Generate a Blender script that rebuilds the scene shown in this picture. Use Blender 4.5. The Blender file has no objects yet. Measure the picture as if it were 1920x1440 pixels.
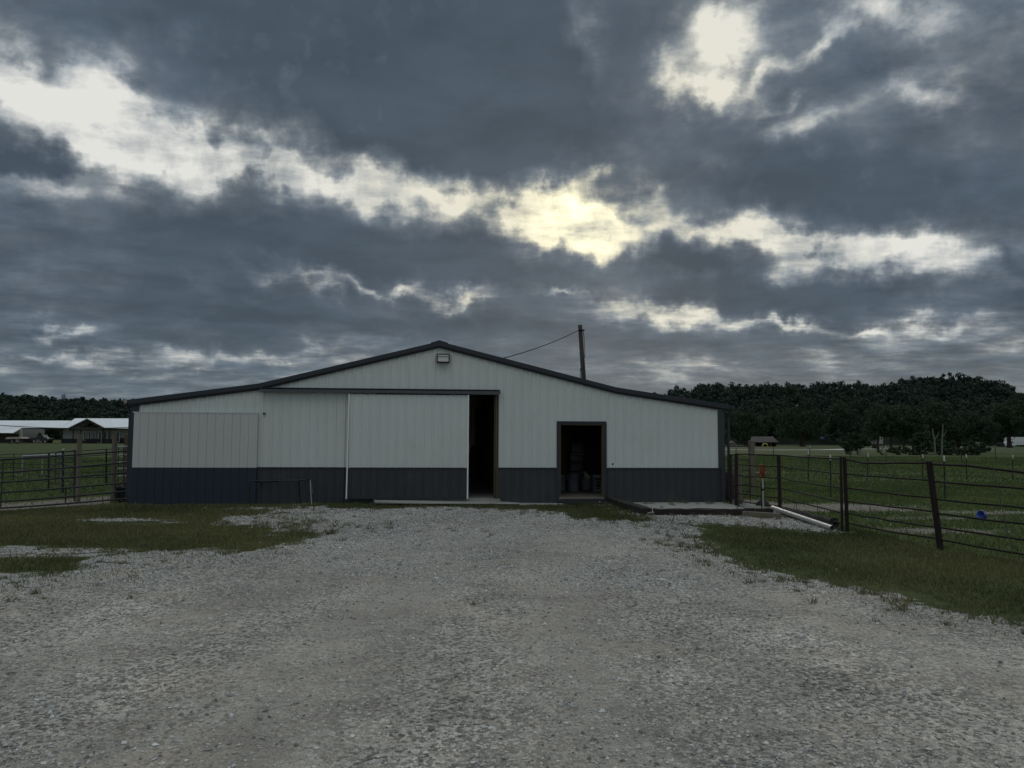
import bpy, math, random
import numpy as np
from mathutils import Vector, Matrix
random.seed(7); RNG = np.random.default_rng(11)
R_ = math.radians
# ------------------------------------------------------------------ camera
PITCH, ROLL, FPX, EYE = R_(4.16), R_(0.28), 1443.0, 1.65
_f = np.array([0, math.cos(PITCH), math.sin(PITCH)])
_u0 = np.array([0, -math.sin(PITCH), math.cos(PITCH)]); _r0 = np.array([1., 0, 0])
_u = _u0*math.cos(ROLL) - _r0*math.sin(ROLL); _r = _r0*math.cos(ROLL) + _u0*math.sin(ROLL)
CAM = np.array([0, 0, EYE])
scn = bpy.context.scene
cd = bpy.data.cameras.new('camera'); cam = bpy.data.objects.new('camera', cd); scn.collection.objects.link(cam)
cd.sensor_width = 36; cd.lens = 36*FPX/1920; cd.clip_start = .05; cd.clip_end = 6000
cam.matrix_world = Matrix(((_r[0], _u[0], -_f[0], 0), (_r[1], _u[1], -_f[1], 0), (_r[2], _u[2], -_f[2], EYE), (0, 0, 0, 1)))
scn.camera = cam
def ray(px, py): return _f + _r*(px-960)/FPX - _u*(py-720)/FPX
def D(px, py, dep):            # survey helper: a sighting at a known distance -> world point
    d = ray(px, py); return CAM + d*dep/d[1]
def G(px, py, z=0):            # survey helper: a sighting on level ground -> world point
    d = ray(px, py); return CAM + d*(z-EYE)/d[2]
# ------------------------------------------------------------------ exposure, sun, sky
scn.view_settings.view_transform = 'Standard'; scn.view_settings.look = 'None'
scn.view_settings.exposure = 0.0; scn.view_settings.gamma = 1.0; scn.view_settings.use_curve_mapping = False
SUN_AZ, SUN_EL = R_(5.0), R_(16.3)
SUNV = Vector((math.sin(SUN_AZ)*math.cos(SUN_EL), math.cos(SUN_AZ)*math.cos(SUN_EL), math.sin(SUN_EL)))
sl = bpy.data.lights.new('sun', 'SUN'); sl.energy = 0.5; sl.angle = R_(20); sl.color = (1, .93, .82)
so = bpy.data.objects.new('sun', sl); scn.collection.objects.link(so)
so.rotation_euler = SUNV.to_track_quat('Z', 'Y').to_euler()
def s2l(c): return tuple((((v/255)/12.92) if v/255 <= .04045 else ((v/255+.055)/1.055)**2.4) for v in c)
world = bpy.data.worlds.new('World'); scn.world = world; world.use_nodes = True
def sky():
    nt = world.node_tree; N = nt.nodes; Lk = nt.links; N.clear()
    def nd(t, **k):
        n = N.new(t)
        for a, b in k.items(): setattr(n, a, b)
        return n
    def put(sock, v):
        if isinstance(v, bpy.types.NodeSocket): Lk.new(v, sock)
        else: sock.default_value = v
    def M(op, a, b=0., c=0.):
        n = nd('ShaderNodeMath', operation=op); put(n.inputs[0], a); put(n.inputs[1], b)
        if op in ('MULTIPLY_ADD', 'SMOOTH_MIN', 'SMOOTH_MAX'): put(n.inputs[2], c)
        return n.outputs[0]
    def V(op, a, b=(0, 0, 0)):
        n = nd('ShaderNodeVectorMath', operation=op); put(n.inputs[0], a); put(n.inputs[1], b)
        return n.outputs['Value'] if op in ('DOT_PRODUCT', 'LENGTH', 'DISTANCE') else n.outputs['Vector']
    def noise(vec, sc, det=6, rough=.55, dist=0.):
        n = nd('ShaderNodeTexNoise'); n.noise_dimensions = '3D'; put(n.inputs['Vector'], vec)
        n.inputs['Scale'].default_value = sc; n.inputs['Detail'].default_value = det
        n.inputs['Roughness'].default_value = rough; n.inputs['Distortion'].default_value = dist
        return n
    def mapr(v, a, b, c=0., d=1., smooth=True):
        n = nd('ShaderNodeMapRange'); n.interpolation_type = 'SMOOTHSTEP' if smooth else 'LINEAR'
        put(n.inputs['Value'], v); n.inputs['From Min'].default_value = a; n.inputs['From Max'].default_value = b
        n.inputs['To Min'].default_value = c; n.inputs['To Max'].default_value = d; return n.outputs[0]
    def mix(f, a, b, bt='MIX'):
        n = nd('ShaderNodeMix', data_type='RGBA', blend_type=bt); put(n.inputs[0], f); put(n.inputs[6], a); put(n.inputs[7], b); return n.outputs[2]
    tc = nd('ShaderNodeTexCoord'); dirv = V('NORMALIZE', tc.outputs['Generated'])
    sp = nd('ShaderNodeSeparateXYZ'); put(sp.inputs[0], dirv); x, y, z = sp.outputs
    zc = M('MAXIMUM', z, 0.0)
    # cloud sheet: where the view ray meets a layer overhead
    den = M('ADD', zc, .10)
    cb = nd('ShaderNodeCombineXYZ'); put(cb.inputs[0], M('DIVIDE', x, den)); put(cb.inputs[1], M('DIVIDE', y, den)); sheet = cb.outputs[0]
    # azimuth / elevation in degrees
    az = M('MULTIPLY', M('ARCTAN2', x, y), 57.29578); el = M('MULTIPLY', M('ARCSINE', z), 57.29578)
    ca = nd('ShaderNodeCombineXYZ'); put(ca.inputs[0], az); put(ca.inputs[1], el); ae = ca.outputs[0]
    w1 = noise(dirv, 5.0, 3, .6); w2 = noise(sheet, 2.2, 3, .6)
    wv = V('SCALE', V('SUBTRACT', w1.outputs['Color'], (.5, .5, .5))); N[-1].inputs['Scale'].default_value = WARP1
    wv2 = V('SCALE', V('SUBTRACT', w2.outputs['Color'], (.5, .5, .5))); N[-1].inputs['Scale'].default_value = WARP2
    w3 = noise(dirv, 20., 4, .55); wv3 = V('SCALE', V('SUBTRACT', w3.outputs['Color'], (.5, .5, .5))); N[-1].inputs['Scale'].default_value = WARP3
    ae = V('ADD', V('ADD', ae, wv3), V('ADD', V('MULTIPLY', wv, (1, .55, 0)), V('MULTIPLY', wv2, (1, .45, 0))))
    acc = None
    for (u1, v1, u2, v2, w, k) in BLOBS:
        a, b = ray(u1, v1), ray(u2, v2)
        A = np.array([math.degrees(math.atan2(a[0], a[1])), math.degrees(math.atan2(a[2], math.hypot(a[0], a[1])))])
        B = np.array([math.degrees(math.atan2(b[0], b[1])), math.degrees(math.atan2(b[2], math.hypot(b[0], b[1])))])
        c = (A+B)/2; d = B-A; ln = max(np.hypot(*d), .01); wd = w*1.72/25.2
        mp = nd('ShaderNodeMapping'); mp.vector_type = 'TEXTURE'; put(mp.inputs['Vector'], ae)
        mp.inputs['Location'].default_value = (c[0], c[1], 0); mp.inputs['Rotation'].default_value = (0, 0, math.atan2(d[1], d[0]) if ln > .02 else 0)
        mp.inputs['Scale'].default_value = (ln*.46+wd*.6, wd, 1)
        g = M('EXPONENT', M('MULTIPLY', V('DOT_PRODUCT', mp.outputs[0], mp.outputs[0]), -1.))
        acc = M('MULTIPLY', g, k) if acc is None else M('MULTIPLY_ADD', g, k, acc)
    # broken texture of the layer
    n1 = noise(V('MULTIPLY', sheet, (1, .8, 1)), 1.2, 5, .55, .15).outputs['Fac']
    n2 = noise(V('MULTIPLY', sheet, (.8, 1, 1)), 4.4, 6, .60, .1).outputs['Fac']
    cz = nd('ShaderNodeCombineXYZ'); put(cz.inputs[0], 1.); put(cz.inputs[1], 1.); put(cz.inputs[2], mapr(el, 4., 20., 4.2, 1.6))
    nv = noise(V('MULTIPLY', dirv, cz.outputs[0]), 12., 7, .62, .15).outputs['Fac']
    sh = V('SCALE', V('SUBTRACT', tuple(SUNV), dirv)); N[-1].inputs['Scale'].default_value = .035
    ns = noise(V('MULTIPLY', V('ADD', dirv, sh), cz.outputs[0]), 12., 4, .60, .15).outputs['Fac']
    emb = M('SUBTRACT', nv, ns)
    t = M('ADD', M('MAXIMUM', acc, -.63), .785)
    t = M('MULTIPLY_ADD', M('SUBTRACT', n1, .5), .75, t)
    edge = mapr(t, .98, .55, .16, 1.)      # thin parts are more ragged than the thick bellies
    t = M('MULTIPLY_ADD', M('MULTIPLY', M('SUBTRACT', n2, .5), edge), 1.25, t)
    t = M('MULTIPLY_ADD', M('MULTIPLY', M('SUBTRACT', nv, .5), edge), 1.45, t)
    cr = nd('ShaderNodeValToRGB'); put(cr.inputs[0], t); R = cr.color_ramp
    stops = [(0.0, (232, 232, 227)), (.14, (208, 210, 208)), (.30, (172, 177, 179)), (.46, (137, 145, 151)), (.60, (112, 121, 130)), (.74, (94, 105, 116)), (.88, (81, 93, 105)), (1.0, (71, 84, 96))]
    while len(R.elements) < len(stops): R.elements.new(.5)
    for e, (p, c) in zip(R.elements, stops): e.position = p; e.color = s2l(c)+(1,)
    col = cr.outputs[0]
    bel = mapr(noise(V('MULTIPLY', sheet, (.9, 1, 1)), 2.2, 4, .55, .2).outputs['Fac'], .34, .66, .90, 1.20)
    bel = M('ADD', bel, M('MULTIPLY', M('MULTIPLY', emb, edge), 1.5))
    bc = nd('ShaderNodeCombineXYZ'); [put(bc.inputs[i], bel) for i in range(3)]
    col = mix(mapr(t, .05, .5), col, mix(1., col, bc.outputs[0], 'MULTIPLY'))
    # the sun behind the layer: brighter and yellower close to it
    sd = V('DISTANCE', dirv, tuple(SUNV))
    glow = M('EXPONENT', M('MULTIPLY', M('MULTIPLY', sd, sd), -1/(.062**2)))
    wide = M('EXPONENT', M('MULTIPLY', M('MULTIPLY', sd, sd), -1/(.27**2)))
    thin = mapr(t, .72, .1)
    low = mapr(el, 9.0, 0.5)
    col = mix(M('MULTIPLY', M('MULTIPLY', wide, thin), M('SUBTRACT', .95, M('MULTIPLY', low, .8))), col, mix(1., col, (1.06, 1.0, .82, 1), 'MULTIPLY'))
    col = mix(1., col, mix(M('MULTIPLY', glow, mapr(t, .8, .1)), (0, 0, 0, 1), (.72, .64, .36, 1)), 'ADD')
    # low sky: softer, bluish to the left, warm to the right
    low = mapr(el, 9.0, 0.5)
    lc = mix(mapr(az, -5, 25), s2l((92, 108, 119))+(1,), s2l((116, 122, 118))+(1,))
    col = mix(M('MULTIPLY', low, .5), col, lc)
    # the layer is lit from the front on the far side of the sky
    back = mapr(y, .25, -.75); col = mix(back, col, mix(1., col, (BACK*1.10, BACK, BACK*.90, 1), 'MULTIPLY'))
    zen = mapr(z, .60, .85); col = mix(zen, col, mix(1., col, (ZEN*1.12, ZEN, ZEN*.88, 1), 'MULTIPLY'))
    # clear air above the layer
    st = nd('ShaderNodeTexSky', sky_type='NISHITA'); st.sun_disc = False; st.sun_elevation = SUN_EL; st.sun_rotation = SUN_AZ
    blue = mix(1., st.outputs[0], (.015, .015, .015, 1), 'MULTIPLY')
    col = mix(.06, col, blue)
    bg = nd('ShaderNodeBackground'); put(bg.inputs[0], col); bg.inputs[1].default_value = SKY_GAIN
    out = nd('ShaderNodeOutputWorld'); Lk.new(bg.outputs[0], out.inputs[0])
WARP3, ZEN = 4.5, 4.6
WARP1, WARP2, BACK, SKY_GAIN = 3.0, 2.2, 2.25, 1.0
BLOBS = [   # openings (negative) and thick bellies (positive) of the cloud layer, as sighted
 (0,100,30,180,34,-.6),(150,110,210,200,26,-.7),(20,205,340,262,40,-.8),(20,345,160,335,16,-.5),(200,270,520,312,34,-.85),(60,150,230,250,30,-.35),(480,312,700,355,25,-.85),
 (640,345,900,385,24,-.85),(860,385,1060,415,24,-.8),(1000,385,1120,425,36,-.95),(1060,448,1200,440,20,-.7),(1085,328,1145,322,10,-.5),
 (1180,425,1420,430,10,-.5),(1350,430,1560,458,22,-.8),(1500,470,1860,485,21,-.85),(1430,500,1500,515,9,-.5),
 (1150,30,1420,70,40,-.20),(1320,70,1390,0,22,-.6),(1345,130,1400,60,16,-.45),(1235,95,1300,165,14,-.5),(1285,165,1385,198,17,-.62),(1390,165,1480,105,9,-.5),(1500,115,1580,45,8,-.5),(1420,218,1500,165,7,-.4),(1560,5,1800,28,16,-.55),(1690,150,1760,190,18,-.55),
 (1440,255,1560,215,12,-.4),(1100,20,1120,130,18,-.45),(1240,360,1215,385,14,-.3),
 (800,568,925,556,10,-.8),(470,492,640,540,10,-.6),(640,545,780,562,7,-.7),(560,505,620,520,8,-.4),(1020,552,1100,560,4,-.5),
 (1150,575,1400,592,12,-.8),(1380,600,1640,625,6,-.65),(1640,628,1910,592,6,-.4),
 (0,615,170,620,6,-.45),(170,672,700,655,9,-.5),(0,672,220,682,6,-.4),(1450,690,1920,690,26,-.25),(1840,625,1920,650,14,-.25),(1150,700,1400,690,12,-.3),
 (0,708,700,700,14,-.18),(1690,470,1760,465,10,-.2),
 (200,30,900,170,110,.3),(700,200,1000,290,60,.3),(900,60,1010,250,90,.3),(0,272,150,308,26,.9),(90,90,115,185,24,.5),
 (60,420,900,470,50,.22),(1250,310,1900,360,50,.3),(1190,480,1420,485,20,.4),(1300,560,1900,560,22,.3),(700,490,1150,510,24,.25),
 (600,600,1300,620,24,.15),(0,570,700,600,40,.15),(1160,60,1240,40,34,.2),(1520,80,1620,80,30,.2),(1840,470,1920,495,10,.4),(300,265,420,285,8,.35),(560,300,650,330,10,.4),(880,405,940,412,7,.3),(1075,385,1090,400,8,.35)]
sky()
# ------------------------------------------------------------------ helpers
COL = scn.collection
def npnoise(x, y, seed=0):
    x = np.asarray(x, float); y = np.asarray(y, float)
    xi = np.floor(x).astype(np.int64); yi = np.floor(y).astype(np.int64); xf = x-xi; yf = y-yi
    def h(a, b):
        n = (a*374761393 + b*668265263 + seed*2147483647) & 0xffffffff
        n = ((n ^ (n >> 13))*1274126177) & 0xffffffff
        return ((n ^ (n >> 16)) & 0xffff)/65535.0
    sx = xf*xf*(3-2*xf); sy = yf*yf*(3-2*yf)
    return (h(xi, yi)*(1-sx)+h(xi+1, yi)*sx)*(1-sy) + (h(xi, yi+1)*(1-sx)+h(xi+1, yi+1)*sx)*sy
def fbm(x, y, seed=0, o=4):
    s = 0; a = .5
    for i in range(o):
        s = s + a*npnoise(x*2**i, y*2**i, seed+i*17); a *= .5
    return s/(1-.5**o)
def sstep(a, b, x):
    t = np.clip((np.asarray(x, float)-a)/(b-a), 0, 1); return t*t*(3-2*t)
class Frame:                    # a root's placement, so world-built shapes can be moved into it
    def __init__(s, ob): s.ob = ob; s.inv = Matrix.LocRotScale(ob.location, ob.rotation_euler, None).inverted()
ROOTS = {}
def thing(name, label, cat, loc=(0, 0, 0), rz=0, group=None):
    o = bpy.data.objects.new(name, None); COL.objects.link(o); o.empty_display_size = .2
    o.location = tuple(float(v) for v in loc); o.rotation_euler = (0, 0, rz); o['label'] = label; o['category'] = cat
    if group: o['group'] = group
    ROOTS[o.name] = Matrix.LocRotScale(o.location, o.rotation_euler, None).inverted(); return o
def tag(o, label=None, cat=None, group=None, kind=None):
    for k, v in (('label', label), ('category', cat), ('group', group), ('kind', kind)):
        if v: o[k] = v
    return o
def rootof(o):
    while o.parent: o = o.parent
    return o
class MB:
    def __init__(s): s.v = []; s.f = []; s.m = []; s.sm = []
    def add(s, vs, fs, mi=0, smooth=False):
        b = len(s.v); s.v += [tuple(map(float, p)) for p in vs]
        for f in fs: s.f.append(tuple(b+i for i in f)); s.m.append(mi); s.sm.append(smooth)
        return s
    def box(s, a, b, mi=0):
        x0, y0, z0 = a; x1, y1, z1 = b
        return s.add([(x0, y0, z0), (x1, y0, z0), (x1, y1, z0), (x0, y1, z0), (x0, y0, z1), (x1, y0, z1), (x1, y1, z1), (x0, y1, z1)],
              [(0, 3, 2, 1), (4, 5, 6, 7), (0, 1, 5, 4), (1, 2, 6, 5), (2, 3, 7, 6), (3, 0, 4, 7)], mi)
    def rbox(s, c, size, rz=0, b=.01, mi=0, tilt=(0, 0)):   # box with chamfered edges
        hx, hy, hz = [v/2 for v in size]; M = Matrix.Translation(c) @ Matrix.Rotation(rz, 4, 'Z') @ Matrix.Rotation(tilt[0], 4, 'X') @ Matrix.Rotation(tilt[1], 4, 'Y')
        b = min(b, hx*.8, hy*.8, hz*.8); P = []; ix = {}
        for sx in (-1, 1):
            for sy in (-1, 1):
                for sz in (-1, 1):
                    for k, d in enumerate(((0, b, b), (b, 0, b), (b, b, 0))):
                        ix[sx, sy, sz, k] = len(P); P.append(M @ Vector((sx*(hx-d[0]), sy*(hy-d[1]), sz*(hz-d[2]))))
        F = []
        for sx in (-1, 1): F.append([ix[sx, a, c2, 0] for a, c2 in ((-1, -1), (1, -1), (1, 1), (-1, 1))][::sx])
        for sy in (-1, 1): F.append([ix[a, sy, c2, 1] for a, c2 in ((-1, -1), (1, -1), (1, 1), (-1, 1))][::-sy])
        for sz in (-1, 1): F.append([ix[a, c2, sz, 2] for a, c2 in ((-1, -1), (1, -1), (1, 1), (-1, 1))][::sz])
        for a in (-1, 1):
            for c2 in (-1, 1):
                F.append([ix[a, c2, -1, 0], ix[a, c2, 1, 0], ix[a, c2, 1, 1], ix[a, c2, -1, 1]])
                F.append([ix[a, -1, c2, 0], ix[a, 1, c2, 0], ix[a, 1, c2, 2], ix[a, -1, c2, 2]])
                F.append([ix[-1, a, c2, 1], ix[1, a, c2, 1], ix[1, a, c2, 2], ix[-1, a, c2, 2]])
                for e in (-1, 1): F.append([ix[a, c2, e, k] for k in range(3)])
        return s.add(P, F, mi)
    def tube(s, pts, r, n=8, mi=0, cap=True, smooth=True):
        pts = [Vector(p) for p in pts]; k = len(pts); rs = r if isinstance(r, (list, tuple)) else [r]*k
        b = len(s.v); vs = []
        for i, p in enumerate(pts):
            t = (pts[min(i+1, k-1)]-pts[max(i-1, 0)]).normalized()
            up = Vector((0, 0, 1)) if abs(t.z) < .9 else Vector((1, 0, 0))
            a = t.cross(up).normalized(); c = a.cross(t)
            for j in range(n):
                w = 2*math.pi*(j+.5)/n; vs.append(p+(a*math.cos(w)+c*math.sin(w))*rs[i])
        fs = [(i*n+j, i*n+(j+1) % n, (i+1)*n+(j+1) % n, (i+1)*n+j) for i in range(k-1) for j in range(n)]
        s.add(vs, fs, mi, smooth)
        if cap: s.add(vs[:n], [tuple(range(n))], mi); s.add(vs[-n:], [tuple(range(n))[::-1]], mi)
        return s
    def lathe(s, c, prof, n=20, mi=0, M=None, smooth=True):   # prof: list of (r, z)
        vs = []
        for r, z in prof:
            for j in range(n):
                w = 2*math.pi*j/n; p = Vector((r*math.cos(w), r*math.sin(w), z))
                vs.append((M @ p if M else p)+Vector(c))
        fs = [(i*n+j, i*n+(j+1) % n, (i+1)*n+(j+1) % n, (i+1)*n+j) for i in range(len(prof)-1) for j in range(n)]
        return s.add(vs, fs, mi, smooth)
    def poly(s, pts, mi=0): return s.add(pts, [tuple(range(len(pts)))], mi)
    def prism(s, pts, d, mi=0):     # closed outline pushed along d
        n = len(pts); d = Vector(d); a = [Vector(p) for p in pts]; b = [p+d for p in a]
        return s.add(a+b, [tuple(range(n)), tuple(range(n, 2*n))[::-1]]+[(i, (i+1) % n, n+(i+1) % n, n+i) for i in range(n)], mi)
    def build(s, name, mats, parent=None, local=False):
        me = bpy.data.meshes.new(name); vs = s.v
        if parent is not None and not local:
            inv = ROOTS[rootof(parent).name]; vs = [tuple(inv @ Vector(p)) for p in vs]
        me.from_pydata(vs, [], s.f)
        for m in (mats if isinstance(mats, (list, tuple)) else [mats]): me.materials.append(m)
        me.polygons.foreach_set('material_index', s.m); me.polygons.foreach_set('use_smooth', s.sm)
        import bmesh
        bm = bmesh.new(); bm.from_mesh(me)
        if name in ('wainscot', 'front_siding', 'left_wall', 'right_wall', 'back_wall'): bmesh.ops.remove_doubles(bm, verts=bm.verts, dist=2e-4)
        bmesh.ops.recalc_face_normals(bm, faces=bm.faces); bm.to_mesh(me); bm.free()
        me.update(); o = bpy.data.objects.new(name, me); COL.objects.link(o)
        if parent is not None: o.parent = parent
        return o
def np_mesh(name, V, F, mats, attrs=None, mi=None, smooth=False, parent=None):   # F: (n,k) same k
    me = bpy.data.meshes.new(name); n, k = F.shape
    me.vertices.add(len(V)); me.vertices.foreach_set('co', np.ascontiguousarray(V, dtype=np.float32).ravel())
    me.loops.add(n*k); me.loops.foreach_set('vertex_index', np.ascontiguousarray(F, dtype=np.int32).ravel())
    me.polygons.add(n); me.polygons.foreach_set('loop_start', np.arange(0, n*k, k, dtype=np.int32))
    if mi is not None: me.polygons.foreach_set('material_index', np.asarray(mi, dtype=np.int32))
    me.polygons.foreach_set('use_smooth', np.full(n, smooth))
    for m in (mats if isinstance(mats, (list, tuple)) else [mats]): me.materials.append(m)
    for an, (dom, arr) in (attrs or {}).items():
        a = me.attributes.new(an, 'FLOAT', dom); a.data.foreach_set('value', np.asarray(arr, dtype=np.float32))
    me.update(calc_edges=True); me.validate(); o = bpy.data.objects.new(name, me); COL.objects.link(o)
    if parent is not None: o.parent = parent
    return o
# ------------------------------------------------------------------ materials
class NT:
    def __init__(s, name):
        s.m = bpy.data.materials.new(name); s.m.use_nodes = True; s.t = s.m.node_tree; s.b = s.t.nodes['Principled BSDF']
        s.co = s.t.nodes.new('ShaderNodeTexCoord').outputs['Object']; s.geo = s.t.nodes.new('ShaderNodeNewGeometry').outputs['Position']
    def put(s, k, v):
        if isinstance(v, bpy.types.NodeSocket): s.t.links.new(v, k)
        else: k.default_value = v
    def noise(s, sc, det=4, rough=.55, vec=None, dist=0):
        n = s.t.nodes.new('ShaderNodeTexNoise'); s.put(n.inputs['Vector'], vec or s.geo); n.inputs['Scale'].default_value = sc
        n.inputs['Detail'].default_value = det; n.inputs['Roughness'].default_value = rough; n.inputs['Distortion'].default_value = dist; return n.outputs['Fac']
    def vor(s, sc, vec=None, feat='F1'):
        n = s.t.nodes.new('ShaderNodeTexVoronoi'); n.feature = feat; s.put(n.inputs['Vector'], vec or s.geo); n.inputs['Scale'].default_value = sc; return n
    def attr(s, name):
        n = s.t.nodes.new('ShaderNodeAttribute'); n.attribute_name = name; return n.outputs['Fac']
    def scale(s, v, k):
        n = s.t.nodes.new('ShaderNodeVectorMath'); n.operation = 'MULTIPLY'; s.put(n.inputs[0], v); n.inputs[1].default_value = k; return n.outputs[0]
    def math(s, op, a, b=0., c=0.):
        n = s.t.nodes.new('ShaderNodeMath'); n.operation = op; s.put(n.inputs[0], a); s.put(n.inputs[1], b)
        if op == 'MULTIPLY_ADD': s.put(n.inputs[2], c)
        return n.outputs[0]
    def map(s, v, a, b, c=0., d=1.):
        n = s.t.nodes.new('ShaderNodeMapRange'); s.put(n.inputs[0], v)
        for i, q in enumerate((a, b, c, d)): n.inputs[i+1].default_value = q
        return n.outputs[0]
    def mix(s, f, a, b, bt='MIX'):
        n = s.t.nodes.new('ShaderNodeMix'); n.data_type = 'RGBA'; n.blend_type = bt; s.put(n.inputs[0], f)
        s.put(n.inputs[6], a if isinstance(a, bpy.types.NodeSocket) else tuple(a)[:3]+(1,)); s.put(n.inputs[7], b if isinstance(b, bpy.types.NodeSocket) else tuple(b)[:3]+(1,)); return n.outputs[2]
    def sep(s, v):
        n = s.t.nodes.new('ShaderNodeSeparateXYZ'); s.put(n.inputs[0], v); return n.outputs
    def bump(s, h, dist=.01, strength=1.):
        n = s.t.nodes.new('ShaderNodeBump'); n.inputs['Strength'].default_value = strength; n.inputs['Distance'].default_value = dist; s.put(n.inputs['Height'], h); s.t.links.new(n.outputs[0], s.b.inputs['Normal']); return n
    def done(s, col=None, rough=.7, metal=0., spec=.5):
        if col is not None: s.put(s.b.inputs['Base Color'], col if isinstance(col, bpy.types.NodeSocket) else tuple(col)[:3]+(1,))
        s.put(s.b.inputs['Roughness'], rough); s.b.inputs['Metallic'].default_value = metal; s.b.inputs['Specular IOR Level'].default_value = spec; return s.m
def surf(name, c, rough=.7, var=.18, sc=3., metal=0., spec=.4, fine=40., bump=0., streak=False, dirt=None):
    """plain worn surface: broad and fine variation of one colour, optional vertical streaks"""
    n = NT(name); vec = n.scale(n.geo, (1, 1, .15)) if streak else n.geo
    a = n.noise(sc, 5, .6, vec); b = n.noise(fine, 3, .6, vec)
    col = n.mix(n.map(a, .3, .7), tuple(v*(1-var) for v in c), tuple(min(v*(1+var), 1) for v in c))
    col = n.mix(n.map(b, .35, .65, 0, .5), col, tuple(v*(1-var*1.2) for v in c))
    if dirt: col = n.mix(n.map(n.noise(sc*.7, 6, .7), .52, .72, 0, dirt[1]), col, dirt[0])
    if bump: n.bump(b, bump)
    return n.done(col, n.map(a, .3, .7, max(rough-.08, .02), min(rough+.08, 1)), metal, spec)
M_ = {}
M_['white'] = surf('white_painted_steel', (.585, .625, .60), .45, .05, .9, streak=True, fine=14, dirt=((.42, .43, .40), .25))
M_['char'] = surf('charcoal_painted_steel', (.037, .043, .047), .5, .10, 1.2, streak=True, fine=14, dirt=((.09, .09, .085), .35))
M_['trim'] = surf('charcoal_trim', (.028, .033, .042), .55, .15, 2.)
M_['trim2'] = surf('charcoal_track_cover', (.07, .08, .09), .5, .12, 2.)
M_['plyw'] = surf('painted_plywood_white', (.50, .515, .495), .75, .05, 2.2, fine=60, bump=.002, streak=True)
M_['plyb'] = surf('painted_plywood_blue', (.019, .030, .046), .75, .12, 2.2, fine=60, bump=.002, streak=True)
M_['stripw'] = surf('white_edge_trim', (.80, .80, .78), .4, .04, 3.)
M_['jamb'] = surf('weathered_lumber', (.075, .056, .034), .85, .25, 5., streak=True, bump=.002)
M_['wood'] = surf('grey_weathered_post', (.15, .13, .105), .9, .3, 6., streak=True, bump=.004)
M_['wood2'] = surf('interior_boards', (.15, .105, .07), .85, .3, 3., streak=True)
M_['redwood'] = surf('reddish_plywood', (.06, .028, .022), .8, .2, 3.)
M_['tie'] = surf('creosote_tie', (.022, .018, .016), .9, .35, 6., bump=.006, dirt=((.08, .07, .06), .5))
M_['lumber'] = surf('greyed_timber', (.16, .145, .11), .85, .2, 8., bump=.003)
M_['conc'] = surf('concrete', (.30, .295, .275), .85, .10, 1.5, fine=90, bump=.001, dirt=((.2, .19, .17), .5))
M_['rust'] = surf('rusted_pipe', (.020, .012, .010), .8, .4, 12., dirt=((.012, .010, .010), .8), bump=.001)
M_['darkst'] = surf('dark_pipe', (.020, .021, .024), .55, .3, 10., dirt=((.05, .028, .02), .4))
M_['galv'] = surf('galvanised_steel', (.30, .31, .31), .5, .15, 10., metal=.3)
M_['stay'] = surf('weathered_steel_stay', (.085, .085, .08), .7, .2, 10.)
M_['pvc'] = surf('white_pvc', (.37, .37, .36), .35, .06, 6., dirt=((.35, .33, .28), .4))
M_['capw'] = surf('white_post_cap', (.52, .52, .50), .5, .05, 6.)
M_['tpost'] = surf('green_black_t_post', (.022, .026, .022), .7, .3, 10.)
M_['wire'] = surf('wire', (.06, .06, .06), .6, .2, 10.)
M_['red'] = surf('red_cast_iron', (.22, .03, .015), .5, .2, 15., dirt=((.10, .03, .02), .5))
M_['blue'] = surf('blue_plastic', (.022, .07, .32), .35, .08, 10.)
M_['black'] = surf('black_rubber', (.014, .014, .015), .8, .2, 8., bump=.002)
M_['pail'] = surf('pale_plastic_pail', (.20, .22, .27), .4, .08, 6.)
M_['tote'] = surf('storage_bin_grey', (.07, .07, .073), .35, .1, 6.)
M_['paper'] = surf('pale_bag', (.24, .215, .18), .7, .15, 14.)
M_['lens'] = surf('frosted_lens', (.55, .55, .50), .3, .06, 12.)
M_['roof'] = surf('charcoal_roof_steel', (.045, .05, .06), .45, .1, .8)
M_['wroof'] = surf('white_roof_steel', (.86, .89, .91), .35, .06, .12, dirt=((.45, .47, .48), .3))
M_['hwall'] = surf('pale_house_siding', (.42, .44, .43), .7, .06, .5)
M_['hdark'] = surf('charcoal_house_base', (.05, .055, .06), .8, .1, .5)
M_['beam'] = surf('dark_timber', (.018, .014, .012), .8, .2, 2.)
M_['glass'] = surf('dark_window_glass', (.012, .014, .018), .08, .1, 1., spec=.6)
M_['brown'] = surf('brown_siding', (.10, .06, .045), .8, .15, 1.)
M_['tan'] = surf('tan_canopy', (.36, .32, .27), .7, .1, 1.)
M_['soil'] = surf('dark_interior_floor', (.10, .09, .08), .9, .2, 3.)
M_['poleW'] = surf('utility_pole_wood', (.085, .08, .068), .9, .3, 3., streak=True, bump=.006)
M_['bark'] = surf('bark', (.045, .038, .03), .95, .3, 4., streak=True)
M_['deadw'] = surf('dead_wood', (.16, .15, .125), .9, .2, 4.)
M_['carp'] = surf('vehicle_white_paint', (.62, .63, .64), .3, .04, 2.)
M_['card'] = surf('vehicle_dark_paint', (.02, .022, .026), .25, .08, 2.)
M_['rusty'] = surf('rusty_tin_roof', (.075, .062, .058), .7, .3, .6)
M_['tarp'] = surf('blue_tarpaulin', (.04, .085, .17), .6, .15, 1.)
M_['yel'] = surf('yellow_plastic', (.45, .42, .08), .5, .08, 5.)
M_['green'] = surf('green_tank', (.014, .03, .028), .5, .15, 4.)
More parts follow.
